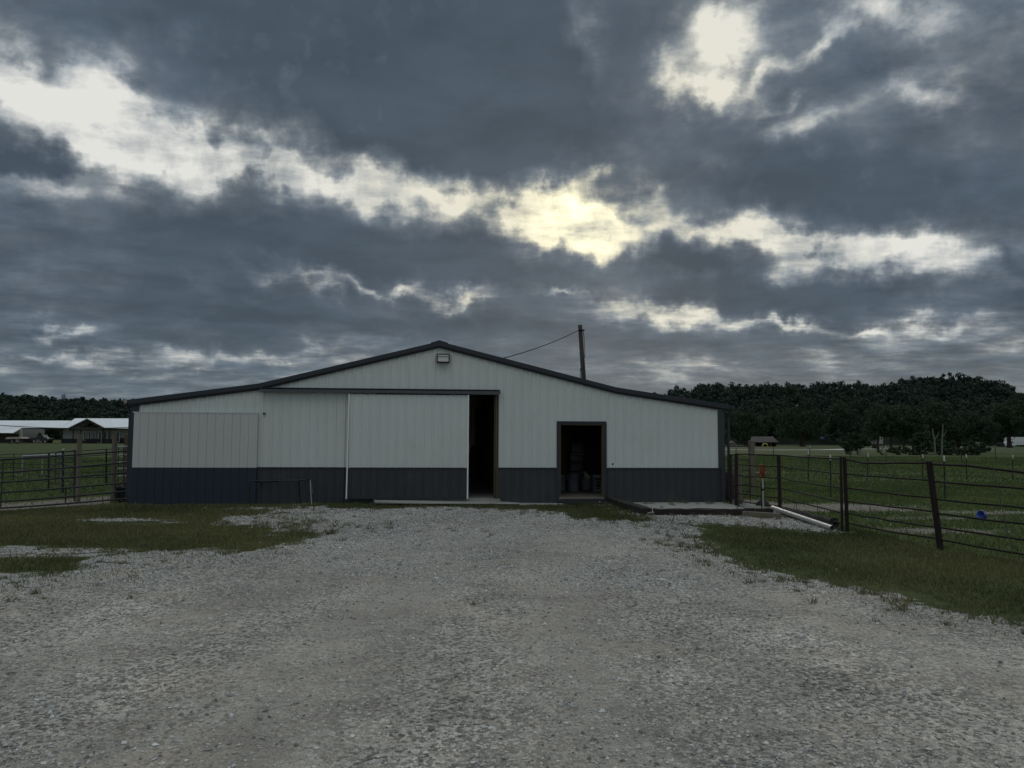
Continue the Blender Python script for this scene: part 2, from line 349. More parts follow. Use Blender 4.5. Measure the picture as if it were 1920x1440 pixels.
def leafmat(name, c1, c2, tr=.25):
    n = NT(name); col = n.mix(n.attr('tint'), c1, c2)
    col = n.mix(n.map(n.noise(.08, 3), .4, .6, 0, .35), col, tuple(v*.7 for v in c1))
    m = n.done(col, .65, 0, .3); n.b.inputs['Transmission Weight'].default_value = 0
    t = n.t.nodes.new('ShaderNodeBsdfTranslucent'); n.put(t.inputs[0], col); mx = n.t.nodes.new('ShaderNodeMixShader'); mx.inputs[0].default_value = tr
    n.t.links.new(n.b.outputs[0], mx.inputs[1]); n.t.links.new(t.outputs[0], mx.inputs[2]); n.t.links.new(mx.outputs[0], n.t.nodes['Material Output'].inputs[0]); return m
M_['leaf'] = leafmat('foliage', (.017, .036, .019), (.046, .082, .034))
M_['leafF'] = leafmat('far_foliage', (.012, .028, .020), (.030, .060, .034))
M_['leafB'] = leafmat('brush_foliage', (.035, .048, .020), (.075, .095, .038))
M_['blade'] = leafmat('grass_blades', (.054, .078, .026), (.205, .185, .078), .2)
M_['bladeD'] = leafmat('weeds', (.075, .09, .042), (.20, .19, .10), .25)
def ground_mat():
    n = NT('grass_and_soil'); a = n.noise(.35, 6, .6); b = n.noise(3.5, 6, .65); c = n.noise(38, 4, .7)
    g = n.mix(n.map(b, .3, .7), (.036, .064, .018), (.088, .112, .036)); g = n.mix(n.map(a, .4, .65, 0, .3), g, (.115, .10, .045))
    g = n.mix(n.map(c, .35, .7, 0, .55), g, (.022, .030, .012))
    d = n.mix(n.map(b, .3, .7), (.11, .092, .072), (.21, .185, .155)); d = n.mix(n.map(c, .5, .75), d, (.34, .33, .30))
    es = n.mix(n.map(n.noise(30, 3, .8), .35, .6), (.12, .115, .105), (.48, .47, .44)); g = n.mix(n.map(n.math('ADD', n.attr('edge'), n.math('MULTIPLY', n.math('SUBTRACT', n.noise(5, 5, .75), .5), 1.7)), .62, .72), g, es)
    k = n.map(n.math('ADD', n.attr('dirt'), n.math('MULTIPLY', n.math('SUBTRACT', b, .5), .9)), .42, .62)
    col = n.mix(k, g, d); f = n.attr('wood'); col = n.mix(f, col, (.018, .026, .013))
    n.bump(n.math('ADD', n.math('MULTIPLY', b, .6), n.math('MULTIPLY', c, .4)), .05); return n.done(col, .95, 0, .15)
def screws(m):      # fastener rows of the sheet steel, set out in the barn's own frame
    t = m.node_tree; N_ = t.nodes; b = N_['Principled BSDF']; lk = b.inputs['Base Color'].links[0].from_socket; sp = N_.new('ShaderNodeSeparateXYZ'); t.links.new(N_.new('ShaderNodeTexCoord').outputs['Object'], sp.inputs[0])
    def M(op, a, v=0.):
        q = N_.new('ShaderNodeMath'); q.operation = op; t.links.new(a, q.inputs[0])
        if isinstance(v, float): q.inputs[1].default_value = v
        else: t.links.new(v, q.inputs[1])
        return q.outputs[0]
    fx = M('MULTIPLY', M('ABSOLUTE', M('SUBTRACT', M('FRACT', M('MULTIPLY', sp.outputs[0], 1/.2286)), .25)), .2286); fz = M('MULTIPLY', M('ABSOLUTE', M('SUBTRACT', M('FRACT', M('MULTIPLY', sp.outputs[2], 1/.61)), .5)), .61)
    f = M('LESS_THAN', M('MAXIMUM', fx, fz), .0085); mx = N_.new('ShaderNodeMix'); mx.data_type = 'RGBA'; t.links.new(M('MULTIPLY', f, .45), mx.inputs[0]); t.links.new(lk, mx.inputs[6]); mx.inputs[7].default_value = (.10, .10, .10, 1); t.links.new(mx.outputs[2], b.inputs['Base Color'])
screws(M_['white'])
M_['bladeP'] = leafmat('pasture_blades', (.050, .098, .026), (.155, .185, .060), .2)
M_['ground'] = ground_mat()
def gravel_mat():
    n = NT('crushed_gravel'); wv = n.geo
    big = n.noise(.22, 5, .6); mid = n.noise(1.1, 6, .68, dist=.4); sm = n.noise(7, 6, .7)
    v1 = n.vor(38); v2 = n.vor(85); v3 = n.vor(160)
    c1 = n.math('MULTIPLY', n.sep(v1.outputs['Color'])[0], 1.); c2 = n.sep(v2.outputs['Color'])[1]; c3 = n.sep(v3.outputs['Color'])[2]
    fines = n.mix(n.map(sm, .3, .7), (.41, .39, .345), (.57, .545, .49))
    fines = n.mix(n.map(n.noise(.7, 4, .6), .52, .70, 0, .6), fines, (.54, .47, .39))
    st = n.mix(c1, (.26, .262, .26), (.78, .78, .765)); st2 = n.mix(c2, (.20, .202, .20), (.80, .80, .78)); st3 = n.mix(c3, (.14, .14, .135), (.72, .71, .68))
    stone = n.mix(.5, st, st2); stone = n.mix(n.map(v1.outputs['Distance'], .013, .022, 0, .4), stone, n.mix(.7, st2, (.16, .16, .155)))
    loose = n.map(n.math('ADD', n.math('MULTIPLY', n.attr('loose'), .9), n.math('MULTIPLY', mid, .9)), .55, 1.15)
    base = n.mix(.6, fines, st3)
    stone = n.mix(1., stone, (1.42, 1.39, 1.32), 'MULTIPLY'); col = n.mix(loose, base, stone); col = n.mix(n.map(big, .42, .62, 0, .25), col, n.mix(.5, col, (.44, .415, .38)))
    m1 = n.map(n.noise(.5, 4, .6, dist=.6), .38, .62, .80, 1.16); m2 = n.map(n.noise(2.2, 5, .7), .36, .64, .84, 1.14); m3 = n.map(n.noise(9, 4, .75), .38, .62, .90, 1.1); v0 = n.vor(26); m4 = n.math('MULTIPLY', n.map(n.sep(v1.outputs['Color'])[2], 0, 1, .38, 1.36), n.map(n.sep(v0.outputs['Color'])[1], 0, 1, .86, 1.14)); m4 = n.math('ADD', n.math('MULTIPLY', n.math('SUBTRACT', m4, .87), n.math('MULTIPLY_ADD', n.attr('track'), -.62, 1.)), .87); mm = n.math('MULTIPLY', n.math('MULTIPLY', m1, m2), n.math('MULTIPLY', m3, m4))
    cc = n.t.nodes.new('ShaderNodeCombineXYZ'); [n.put(cc.inputs[i], n.math('MULTIPLY', mm, (.965, .935, .885)[i])) for i in range(3)]; col = n.mix(1., col, cc.outputs[0], 'MULTIPLY')
    col = n.mix(n.map(n.noise(.9, 3, .5), .56, .68, 0, .38), col, (.55, .46, .365))
    wet = n.attr('track'); col = n.mix(n.math('MULTIPLY', wet, n.map(mid, .3, .6, .25, .85)), col, n.mix(.5, col, (.42, .375, .32)))
    h = n.math('ADD', n.math('MULTIPLY', n.math('SUBTRACT', .03, v1.outputs['Distance']), n.math('MULTIPLY_ADD', loose, 5., 4.)), n.math('ADD', n.math('MULTIPLY', c2, .25), n.math('MULTIPLY', sm, .9)))
    n.bump(h, .008); return n.done(col, .93, 0, .2)
M_['gravel'] = gravel_mat()
n = NT('loose_stone'); M_['stone'] = n.done(n.mix(n.attr('tint'), (.15, .15, .145), (.66, .655, .63)), .9, 0, .2)
# ------------------------------------------------------------------ terrain
_SK = [(-700, 750), (-300, 745), (0, 742), (40, 746), (80, 748), (117, 751), (156, 750), (169, 755), (234, 756), (320, 758), (520, 770), (820, 782), (1080, 768), (1200, 748), (1300, 729), (1342, 722), (1400, 722),
       (1445, 718), (1487, 728), (1561, 723), (1610, 723), (1703, 717), (1736, 711), (1784, 708), (1830, 714), (1878, 720), (1900, 736), (1920, 741), (2060, 744), (2300, 752), (2700, 770)]
_st, _se = [], []
for u, v in _SK:
    q = ray(u, v); _st.append(q[0]/q[1]); _se.append(q[2]/q[1])
TREE_H = 12.0
def crest_y(t): return 650-170*sstep(-.3, .1, t)
def H(x, y):
    x = np.asarray(x, float); y = np.asarray(y, float); ys = np.where(y < 1, 1, y); t = np.clip(x/ys, -2, 2)
    yc = crest_y(t); top = np.maximum(EYE+np.interp(t, _st, _se)*yc-TREE_H, 2)
    h = top*sstep(.58, 1.0, y/yc)*(1-.7*sstep(1.05, 2.0, y/yc))
    h = h+.45*sstep(95, 150, y)*sstep(-.28, -.42, t)
    h = h-np.clip(.07*(-9.9-x), 0, .36)*sstep(13, 18.5, y)*(1-sstep(25, 36, y))
    return h
LAWN_L = [(-40, 8.2), (-9, 9.3), (-6.22, 9.52), (-5.73, 9.35), (-5.44, 9.73), (-5.65, 10.35), (-5.59, 11.07), (-5.31, 11.61), (-4.45, 11.64), (-3.96, 11.6), (-3.5, 12.9), (-3.7, 13.65), (-4.9, 14.42), (-5.88, 14.82), (-5.9, 16.32), (-5.35, 17.6), (-5.6, 18.6), (-5.2, 20.2), (-40, 21)]
LAWN_R = [(3.7, 15.5), (3.25, 14.4), (2.99, 13.17), (2.96, 11.95), (3.11, 10.81), (3.34, 10.15), (3.43, 9.28), (3.75, 8.92), (4.05, 8.59), (4.21, 8.06), (4.41, 7.7), (4.72, 7.28), (5.3, 6.4), (6.8, 4.6), (9, 1), (40, -4), (40, 40), (7.4, 40), (6.4, 21), (6.1, 16.6), (6.0, 14.3), (5.59, 14.2), (5.09, 14.85), (4.51, 15.3)]
STRIP = [(-5.2, 19.2), (-4.2, 18.5), (-3.3, 18.6), (-2.2, 18.9), (-1.0, 18.7), (.2, 18.35), (1.0, 17.8), (1.5, 16.6), (1.9, 15.7), (2.5, 15.6), (2.7, 16.5), (2.75, 18.0), (2.6, 19.4), (1.6, 20.2), (.2, 19.75), (-2, 19.6), (-3.4, 20.0), (-5.2, 19.9)]
def sdist(x, y, P):
    x = np.asarray(x, float); y = np.asarray(y, float); d = np.full(x.shape, 1e9); ins = np.zeros(x.shape, bool)
    for i in range(len(P)):
        (x0, y0), (x1, y1) = P[i-1], P[i]; ex, ey = x1-x0, y1-y0
        t = np.clip(((x-x0)*ex+(y-y0)*ey)/(ex*ex+ey*ey), 0, 1); d = np.minimum(d, np.hypot(x-x0-t*ex, y-y0-t*ey))
        c = ((y0 > y) != (y1 > y)) & (x < (x1-x0)*(y-y0)/((y1-y0) if y1 != y0 else 1e-9)+x0); ins ^= c
    return np.where(ins, -d, d)
def grass_sd(x, y):                 # < 0 where turf grows
    nz = (fbm(x*.9, y*.9, 3, 4)-.5)
    a = sdist(x, y, LAWN_L)-.12+nz*1.3+(fbm(x*3.1,y*3.1,13,2)-.5)*.5; b = sdist(x, y, LAWN_R)+nz*.75; c = sdist(x, y, STRIP)+.12+(fbm(x*2.2, y*2.2, 9, 3)-.5)*1.3
    for (cx, cy, rx, ry) in ((-7.65, 15.55, .8, .24), (-6.6, 15.2, .3, .15), (-7.4, 11.3, .45, .4), (-6.35, 11.35, .5, .25), (-5.9, 18.3, .6, .3)):
        a = np.maximum(a, (1-np.hypot((x-cx)/rx, (y-cy)/ry))*min(rx, ry)*1.3+nz*.35)
    return np.minimum(np.minimum(a, b), c)
def dirt_f(x, y):
    e = lambda cx, cy, rx, ry: np.exp(-(((x-cx)/rx)**2+((y-cy)/ry)**2))
    return (np.maximum.reduce([.95*e(8.2, 19.6, 2.6, 1.5), .6*e(11.5, 18.4, 3.5, .9), .75*e(8.0, 14.6, 1.6, .7), .55*e(9.5, 17, 3, .8), 1.2*e(-12.9, 22.0, 3.4, 3.0), 1.1*e(-10.8, 22.2, 1.8, 3.2), .6*e(-13.5, 24.5, 3.0, .9), .8*e(6.6, 20.5, 1.0, 2.5)]))
def grow(a, b, k):
    out = []; s = a[1]; x = a[0]
    while x < b: s *= k; x += s; out.append(x)
    return out
px_ = grow((15, .3), 1800, 1.06); xs = np.array([-v for v in px_[::-1]]+list(np.arange(-15, 15.01, .3))+px_)
ysn = [-v for v in grow((4, .4), 1200, 1.25)[::-1]]; ys = np.array(ysn+list(np.arange(-4, 30, .3))+grow((30, .3), 2400, 1.03))
GX, GY = np.meshgrid(xs, ys); GZ = H(GX, GY)
sdg = grass_sd(GX, GY); near = (GY < 60) & (np.abs(GX) < 60)
GZ = GZ-np.where(near & (sdg < -.35), .03*fbm(GX*1.3, GY*1.3, 5, 3), 0)
idx = np.arange(GX.size).reshape(GX.shape); F4 = np.stack([idx[:-1, :-1], idx[:-1, 1:], idx[1:, 1:], idx[1:, :-1]], -1).reshape(-1, 4)
tt = GX/np.maximum(GY, 1)
woodf = sstep(.57, .62, GY/crest_y(tt))
g = np_mesh('ground', np.stack([GX, GY, GZ], -1).reshape(-1, 3), F4, M_['ground'], {'dirt': ('POINT', dirt_f(GX, GY).ravel()), 'edge': ('POINT', np.where((GX < 7.2) & near & (GY < 20.5), np.where((GX < 0) & (GY < 13.5), sstep(-.9, .1, sdg), sstep(-.4, .1, sdg)*np.where(GX < -6.8, .6, 1)), 0).ravel()), 'wood': ('POINT', woodf.ravel())}, smooth=True)
tag(g, kind='structure')
# gravel yard: a sheet laid on the ground wherever turf has not taken over
c_ = .065; gx = np.arange(-17, 12, c_); gy = np.arange(-5, 20.9, c_); AX, AY = np.meshgrid(gx, gy)
sd = grass_sd(AX, AY); bar = AY-(19.36+.085*(AX+9.43))
AXs, AYs = AX, AY
AX2 = AX+RNG.uniform(-.02, .02, AX.shape); AY2 = AY+RNG.uniform(-.02, .02, AY.shape)
rough = sstep(11.8, 16.2, AY+1.5*(fbm(AX*.6, AY*.6, 31)-.5))
def GRZ(x, y):
    r = sstep(11.8, 16.2, y+1.5*(fbm(x*.6, y*.6, 31)-.5)); d = grass_sd(x, y); rut = .5*np.exp(-((x+1.1-.02*y)/.28)**2)+.5*np.exp(-((x-.75+.0*y)/.28)**2)+.4*np.exp(-((x+3.6-.16*y)/.3)**2)
    return H(x, y)+np.where(d > -.05, .005+sstep(-.05, .8, d)*(.035*fbm(x*.7, y*.55, 21, 3)-.012*rut)+(.006+.012*r)*npnoise(x*9, y*9, 4), -.01)
AZ = GRZ(AX, AY)
ids = np.arange(AX.size).reshape(AX.shape); FF = np.stack([ids[:-1, :-1], ids[:-1, 1:], ids[1:, 1:], ids[1:, :-1]], -1).reshape(-1, 4)
PADP = [(2.9, 17.1), (5.6, 17.1), (5.8, 20.9), (2.6, 20.9)]
def hard(x, y): return (sdist(x, y, PADP) < 0) | ((x > -3.45) & (x < 1.55) & (y-(19.36+.085*(x+9.43)) > -.60))
okv = ((sd > -.02) & (bar < .15) & ~hard(AX, AY)).ravel(); FF = FF[okv[FF].all(1)]
used = np.unique(FF); rm = np.full(AX.size, -1); rm[used] = np.arange(len(used))
P3 = np.stack([AX2, AY2, AZ], -1).reshape(-1, 3)[used]
ex = lambda c, w: np.exp(-((AX-c)/w)**2)
trk = np.clip((ex(-1.5+.05*AY, .42)+ex(.35+.02*AY, .42)+.8*ex(-4.6+.24*AY, .45)+.8*ex(-2.9+.20*AY, .4)+.6*ex(4.6-.24*AY, .5))*sstep(18.5, 14.0, AY)*(.35+1.1*fbm(AX*.8, AY*.35, 55, 3)), 0, 1)
loose = np.clip(rough-.25*trk, 0, 1)
gv = np_mesh('gravel_yard', P3, rm[FF], M_['gravel'], {'loose': ('POINT', loose.ravel()[used]), 'track': ('POINT', trk.ravel()[used])}, smooth=True)
tag(gv, kind='structure')
# stones
OCT = np.array([(1, 0, 0), (-1, 0, 0), (0, 1, 0), (0, -1, 0), (0, 0, 1), (0, 0, -1)], float)
OF = np.array([(0, 2, 4), (2, 1, 4), (1, 3, 4), (3, 0, 4), (2, 0, 5), (1, 2, 5), (3, 1, 5), (0, 3, 5)])
def stones(name, X, Y, S, label, tint=None):
    n = len(X); a = RNG.uniform(0, 6.28, n); ca, sa = np.cos(a), np.sin(a)
    V = OCT[None]*RNG.uniform(.6, 1.15, (n, 6, 1))+RNG.uniform(-.25, .25, (n, 6, 3)); V = V*S[:, None, None]*np.array([1, .75, .55])
    x = V[..., 0]*ca[:, None]-V[..., 1]*sa[:, None]; y = V[..., 0]*sa[:, None]+V[..., 1]*ca[:, None]
    Z = GRZ(X, Y)+.15*S; W = np.stack([x+X[:, None], y+Y[:, None], V[..., 2]+Z[:, None]], -1).reshape(-1, 3)
    Fs = (OF[None]+(np.arange(n)*6)[:, None, None]).reshape(-1, 3)
    if tint is None: tint = np.clip(RNG.normal(.5, .24, n), 0, 1); tint[RNG.random(n) < .12] = -.30
    o = np_mesh(name, W, Fs, M_['stone'], {'tint': ('FACE', np.repeat(tint, 8))}); tag(o, label, 'gravel', kind='stuff'); return o
def scatter(n, x0, x1, y0, y1):
    return RNG.uniform(x0, x1, n), RNG.uniform(y0, y1, n)
def infront(x, y): return y < 19.30+.085*(x+9.43)
X1, Y1 = scatter(46000, -1, 1, 3.4, 8.5); X1 = X1*.75*(Y1+.4); keep = (grass_sd(X1, Y1) > 0) & (RNG.random(46000) < .40+1.2*np.clip(fbm(X1*.7, Y1*.7, 77)-.38, 0, 1)*2); X1, Y1 = X1[keep], Y1[keep]
S1 = RNG.lognormal(-4.85, .48, len(X1)).clip(.003, .028)
X2, Y2 = scatter(110000, -1, 1, 8.5, 14.5); X2 = X2*.72*Y2; keep = (grass_sd(X2, Y2) > 0) & (RNG.random(110000) < .40+2.6*np.clip(fbm(X2*.7, Y2*.5, 77)-.40, 0, 1)); X2, Y2 = X2[keep], Y2[keep]
S2 = RNG.lognormal(-4.62, .40, len(X2)).clip(.004, .034)
X3, Y3 = scatter(80000, -11, 6.3, 11.6, 20.6); r3 = sstep(12.0, 16.4, Y3+1.5*(fbm(X3*.6, Y3*.6, 31)-.5)); keep = (grass_sd(X3, Y3) > -.05) & infront(X3, Y3) & ~hard(X3, Y3) & (RNG.random(len(X3)) < r3); X3, Y3 = X3[keep], Y3[keep]
S3 = RNG.lognormal(-4.25, .36, len(X3)).clip(.008, .042)
X4, Y4 = scatter(14000, -11, 13, 9.0, 21.5); s4 = grass_sd(X4, Y4); keep = ((s4 < 0) | ((X4 < -4) & (s4 < .8))) & (RNG.random(14000) < np.where(X4 > 6, dirt_f(X4, Y4)*.9, np.exp(-np.abs(s4)*5)*1.2)) & (infront(X4, Y4) | (X4 > 6.2)); X4, Y4 = X4[keep], Y4[keep]
S4 = RNG.lognormal(-4.1, .35, len(X4)).clip(.008, .035)
stones('loose_gravel', np.r_[X1, X2, X3, X4], np.r_[Y1, Y2, Y3, Y4], np.r_[S1, S2, S3, S4], 'loose pale crushed stone lying over the yard and against the barn')
# turf
def blades(X, Y, hgt, wid, lean=.6, per=1):
    X = np.repeat(X, per)+RNG.normal(0, .012, len(X)*per); Y = np.repeat(Y, per)+RNG.normal(0, .012, len(Y)*per); hgt = np.repeat(hgt, per)*RNG.uniform(.6, 1.2, len(X)); wid = np.repeat(wid, per)
    n = len(X); a = RNG.uniform(0, 6.28, n); b = RNG.uniform(0, 6.28, n); l = RNG.uniform(.1, lean, n)*hgt; Z = GRZ(X, Y)-.008
    dx, dy = np.cos(a)*wid/2, np.sin(a)*wid/2
    V = np.stack([np.stack([X-dx, Y-dy, Z], -1), np.stack([X+dx, Y+dy, Z], -1), np.stack([X+np.cos(b)*l, Y+np.sin(b)*l, Z+hgt], -1)], 1).reshape(-1, 3)
    return V, np.arange(n*3).reshape(-1, 3)
def turf(name, parts, mat, label, cat='grass'):
    Vs, Fs, Ts = [], [], []; o = 0
    for X, Y, h, w, ln, per in parts:
        V, F = blades(X, Y, h, w, ln, per); Vs.append(V); Fs.append(F+o); o += len(V)
        t = np.clip(np.repeat(fbm(X*.5, Y*.5, 61, 4)*1.7-.45+.35*((X < -3) & (Y < 16.5)), per)*.75+RNG.uniform(-.25, .6, len(X)*per), 0, 1); Ts.append(t)
    return tag(np_mesh(name, np.concatenate(Vs), np.concatenate(Fs), mat, {'tint': ('FACE', np.concatenate(Ts))}), label, cat, kind='stuff')
def vis(x, y, m=.74): return np.abs(x) < m*y+.8
def sel(x, y, k): return x[k], y[k]
FENCE = [(5.69, 19.6), (6.24, 18.0), (6.2, 14.4), (6.66, 12.05), (7.25, 9.4)]
x, y = scatter(190000, 2.2, 12, 5.0, 16.8); s = grass_sd(x, y); k = vis(x, y) & (RNG.random(len(x)) < np.where(fbm(x*3.6, y*3.6, 92, 3) > .36+.60*(s+.22), .95, .05)) & (s < .9) & (x < 6.6+np.maximum(0, 12-y)*.6)
x, y = sel(x, y, k); hR = .028+.035*fbm(x*1.5, y*1.5, 70, 3)+.03*RNG.random(len(x))*(RNG.random(len(x)) < .15)
A = (x, y, hR, .006+.0006*y, .9, 1)
x, y = scatter(250000, -15, -3, 8.0, 20.3); s = grass_sd(x, y); k = vis(x, y) & (infront(x, y) | ((x < -9.6) & (y < 19.4+.5*fbm(x*2, y*0, 5)))) & (RNG.random(len(x)) < np.where(fbm(x*3.2, y*3.2, 91, 3) > .38+.46*(s+.30+.22*(y < 13.5)), .95, .06)) & (s < 1.3)
x, y = sel(x, y, k); hL = .03+.04*fbm(x*1.5, y*1.5, 71, 3); B_ = (x, y, hL, .007+.0006*y, .9, 1)
x, y = scatter(60000, -6, 3, 15.3, 20.3); s = sdist(x, y, STRIP)+(fbm(x*2.2, y*2.2, 9, 3)-.5)*1.3; k = infront(x, y) & (s < .1) & ~hard(x, y); x, y = sel(x, y, k)
C_ = (x, y, .04+.07*fbm(x*3, y*3, 72, 3), np.full(len(x), .017), .8, 1)
turf('lawn', [A, B_, C_], M_['blade'], 'short green and straw turf creeping over the edges of the gravel yard')
x, y = scatter(190000, 5.6, 24, 4.0, 32); k = vis(x, y) & (x > np.interp(y, [4.0, 9.4, 12.05, 14.4, 18, 19.6, 34], [7.6, 7.2, 6.7, 6.3, 6.3, 6.1, 6.2])) & (RNG.random(len(x)) < 1-.97*sstep(.25, .6, dirt_f(x, y)+.5*(fbm(x*2, y*2, 73)-.5))); x, y = sel(x, y, k)
E_ = (x, y, .04+.06*fbm(x*.8, y*.8, 74, 4), .008+.0009*y, .9, 1)
x, y = scatter(130000, 6.0, 62, 30, 84); k = vis(x, y, .72); x, y = sel(x, y, k); Fp = (x, y, .06+.09*fbm(x*.3, y*.5, 75, 4), .01+.0012*y, .8, 1)
x, y = scatter(110000, -46, -9.6, 19, 62); k = vis(x, y, .72) & (x < -9.4-.09*(y-19)) & (RNG.random(len(x)) < 1-.95*sstep(.3, .65, dirt_f(x, y)+.5*(fbm(x*2, y*2, 76)-.5))); x, y = sel(x, y, k); Gp = (x, y, .05+.10*fbm(x*.4, y*.6, 78, 4), .01+.0012*y, .8, 1)
turf('pasture_grass', [E_, Fp, Gp], M_['bladeP'], 'green pasture grass in the fields beyond the fences')
# weeds: sparse tufts in the gravel and along the wall
wx, wy, wh = [], [], []
for (cx, cy, sx, sy, n, h) in ((-4.0, 13.2, .7, .5, 26, .10), (-3.0, 13.9, .8, .35, 14, .09), (-5.2, 10.2, .5, .4, 8, .07), (-5.2, 8.2, .6, .5, 14, .06), (-4.3, 14.8, .8, .3, 16, .10), (-5.5, 17.4, .7, .5, 22, .12), (-4.6, 18.9, .7, .4, 22, .12), (2.2, 16.4, .5, .7, 22, .12),
                              (1.0, 17.2, .8, .5, 18, .10), (2.95, 17.6, .15, 1.0, 14, .14), (2.7, 13.4, .3, .8, 16, .08), (2.9, 11.4, .25, 1.1, 18, .07), (3.2, 9.4, .3, .7, 14, .07), (4.2, 7.4, .5, .5, 14, .06), (4.6, 6.4, .3, .4, 14, .07), (-1.5, 14.0, 1.5, .4, 8, .06),
                              (4.6, 16.6, 1.0, .1, 10, .10), (-7.5, 18.9, 1.6, .15, 40, .12), (3.5, 19.8, .8, .3, 10, .12), (4.6, 20.0, .6, .2, 10, .12), (12, 22, 5, 4, 30, .16), (9, 15.5, 1.5, 1.2, 12, .12), (-6.0, 12.2, .9, .8, 30, .08), (6.0, 11.0, 2.0, 2.2, 46, .08), (5.5, 8.3, 1.0, 1.2, 26, .07), (-7.6, 14.2, 2.0, 1.4, 44, .09), (-7.8, 17.5, 1.8, .8, 30, .10), (-9.5, 12.5, 1.5, 1.5, 24, .09), (-4.6, 15.6, .6, .5, 22, .09), (-7.6, 9.4, 1.0, .5, 24, .07), (3.1, 12.4, .3, .9, 24, .06), (3.9, 8.7, .5, .4, 16, .06), (5.1, 6.9, .5, .3, 18, .07), (.6, 18.2, 1.2, .4, 26, .10), (-1.6, 18.4, 1.2, .3, 20, .09), (-2.6, 9.6, 2.2, 2.5, 6, .03), (1.0, 10.2, 1.8, 2.0, 8, .04)):
    wx += list(RNG.normal(cx, sx, n)); wy += list(RNG.normal(cy, sy, n)); wh += list(h*RNG.uniform(.5, 1.3, n))
wx, wy, wh = np.array(wx), np.array(wy), np.array(wh); k = infront(wx, wy) | (wx > 6); wx, wy, wh = wx[k], wy[k], wh[k]
P_ = 26; bx = np.repeat(wx, P_)+RNG.normal(0, 1, len(wx)*P_)*np.repeat(wh, P_)*.45; by = np.repeat(wy, P_)+RNG.normal(0, 1, len(wx)*P_)*np.repeat(wh, P_)*.45
turf('weeds', [(bx, by, np.repeat(wh, P_), np.full(len(bx), .010), 1.2, 1)], M_['bladeD'], 'scattered dull weed tufts growing up through the gravel', 'weeds')
# far lanes
def lane(name, pts, w, dz=.03):
    mb = MB(); L_, R__ = [], []
    for i, p in enumerate(pts):
        a = np.array(pts[max(i-1, 0)]); b = np.array(pts[min(i+1, len(pts)-1)]); d = (b-a)/np.linalg.norm(b-a); nx = np.array([-d[1], d[0]])*w/2; p = np.array(p)
        for S, q in ((L_, p+nx), (R__, p-nx)): S.append((q[0], q[1], float(H(q[0], q[1]))+dz))
    k = len(pts); mb.add(L_+R__, [(i, i+1, k+i+1, k+i) for i in range(k-1)]); o = mb.build(name, M_['lane']); tag(o, kind='structure'); return o
n = NT('pale_lane_gravel'); M_['lane'] = n.done(n.mix(n.noise(1.5, 5), (.36, .35, .33), (.55, .54, .51)), .9, 0, .2)
def gxy(u, v): q = G(u, v); return (q[0], q[1])
lane('gravel_lane', [(20, 77), (30, 76.5), (45, 75.5), (60, 74), (80, 72), (110, 70)], 3.0)
lane('farm_road', [(28, 150), (48, 142), (62, 150), (74, 168), (95, 182), (130, 190), (190, 196)], 5.0, .05)
lane('far_road', [(70, 262), (110, 268), (160, 262), (200, 250), (240, 238)], 5.0, .08)
# ------------------------------------------------------------------ barn
BO = (-9.426, 19.360, 0.0); BA = math.atan(.085)
_ax = np.array([math.cos(BA), math.sin(BA), 0]); _ay = np.array([-math.sin(BA), math.cos(BA), 0]); _bo = np.array(BO)
def BL(X, Y, Z): p = _bo+_ax*X+_ay*Y; return (p[0], p[1], Z)
barn = thing('barn', 'wide white metal barn with charcoal wainscot, low gable roof and half open sliding door', 'barn', BO, BA)
RP = .2286
def rtop(X): return float(np.interp(X, [-.18, 2.965, 7.55, 12.23, 15.30], [2.606, 3.045, 4.20, 3.048, 2.606]))
def ribs(mb, xa, xb, zb, zt, mp, holes=(), phase=0., depth=.02, zs=()):
    ks = np.arange(math.floor((xa-phase)/RP)-1, math.ceil((xb-phase)/RP)+2); px, py = [], []
    for k in ks:
        c = phase+k*RP
        for dx, dy in ((-.034, 0), (-.016, depth), (.016, depth), (.034, 0), (.066, 0), (.076, .004), (.086, 0), (.142, 0), (.152, .004), (.162, 0)): px.append(c+dx); py.append(dy)
    o = np.argsort(px); px = np.array(px)[o]; py = np.array(py)[o]
    bp = sorted(set([xa, xb]+[e for h in holes for e in h[:2] if xa < e < xb]+[p for p in px if xa < p < xb]+[b for b in (2.965, 7.55, 12.23) if xa < b < xb]))
    for a, b in zip(bp[:-1], bp[1:]):
        if b-a < 1e-5: continue
        segs = [(zb, None)]; m = (a+b)/2
        hs = sorted([(h[2], h[3]) for h in holes if h[0] <= m <= h[1]])
        segs = []; lo = zb
        for h0, h1 in hs:
            if h0 > lo+1e-4: segs.append((lo, h0))
            lo = max(lo, h1)
        segs.append((lo, None))
        for q in zs: segs = [w for l, h in segs for w in (((l, q), (q, h)) if l < q and (h is None or h > q) else ((l, h),))]
        ya, yb = np.interp(a, px, py), np.interp(b, px, py)
        for l, h in segs:
            ha, hb = (zt(a), zt(b)) if h is None else (h, h)
            if h is not None and zt(m) < h: ha, hb = zt(a), zt(b)
            if min(ha, hb) <= l: continue
            mb.add([mp(a, ya, l), mp(b, yb, l), mp(b, yb, hb), mp(a, ya, ha)], [(0, 1, 2, 3)])
FRONT = lambda s, o, z: (s, -o, z)
HOLES = [(5.95, 9.05, -.2, 2.83), (10.70, 11.90, .10, 2.085)]
WZ = .92
mb = MB(); ribs(mb, -.1, 15.15, WZ+.012, lambda X: rtop(X)-.10, FRONT, HOLES, .115)
front = mb.build('front_siding', M_['white'], barn, True)
mb = MB(); ribs(mb, -.1, 5.95, -.08, lambda X: WZ-.012, FRONT, HOLES, .115); mb.build('wainscot', M_['char'], barn, True)
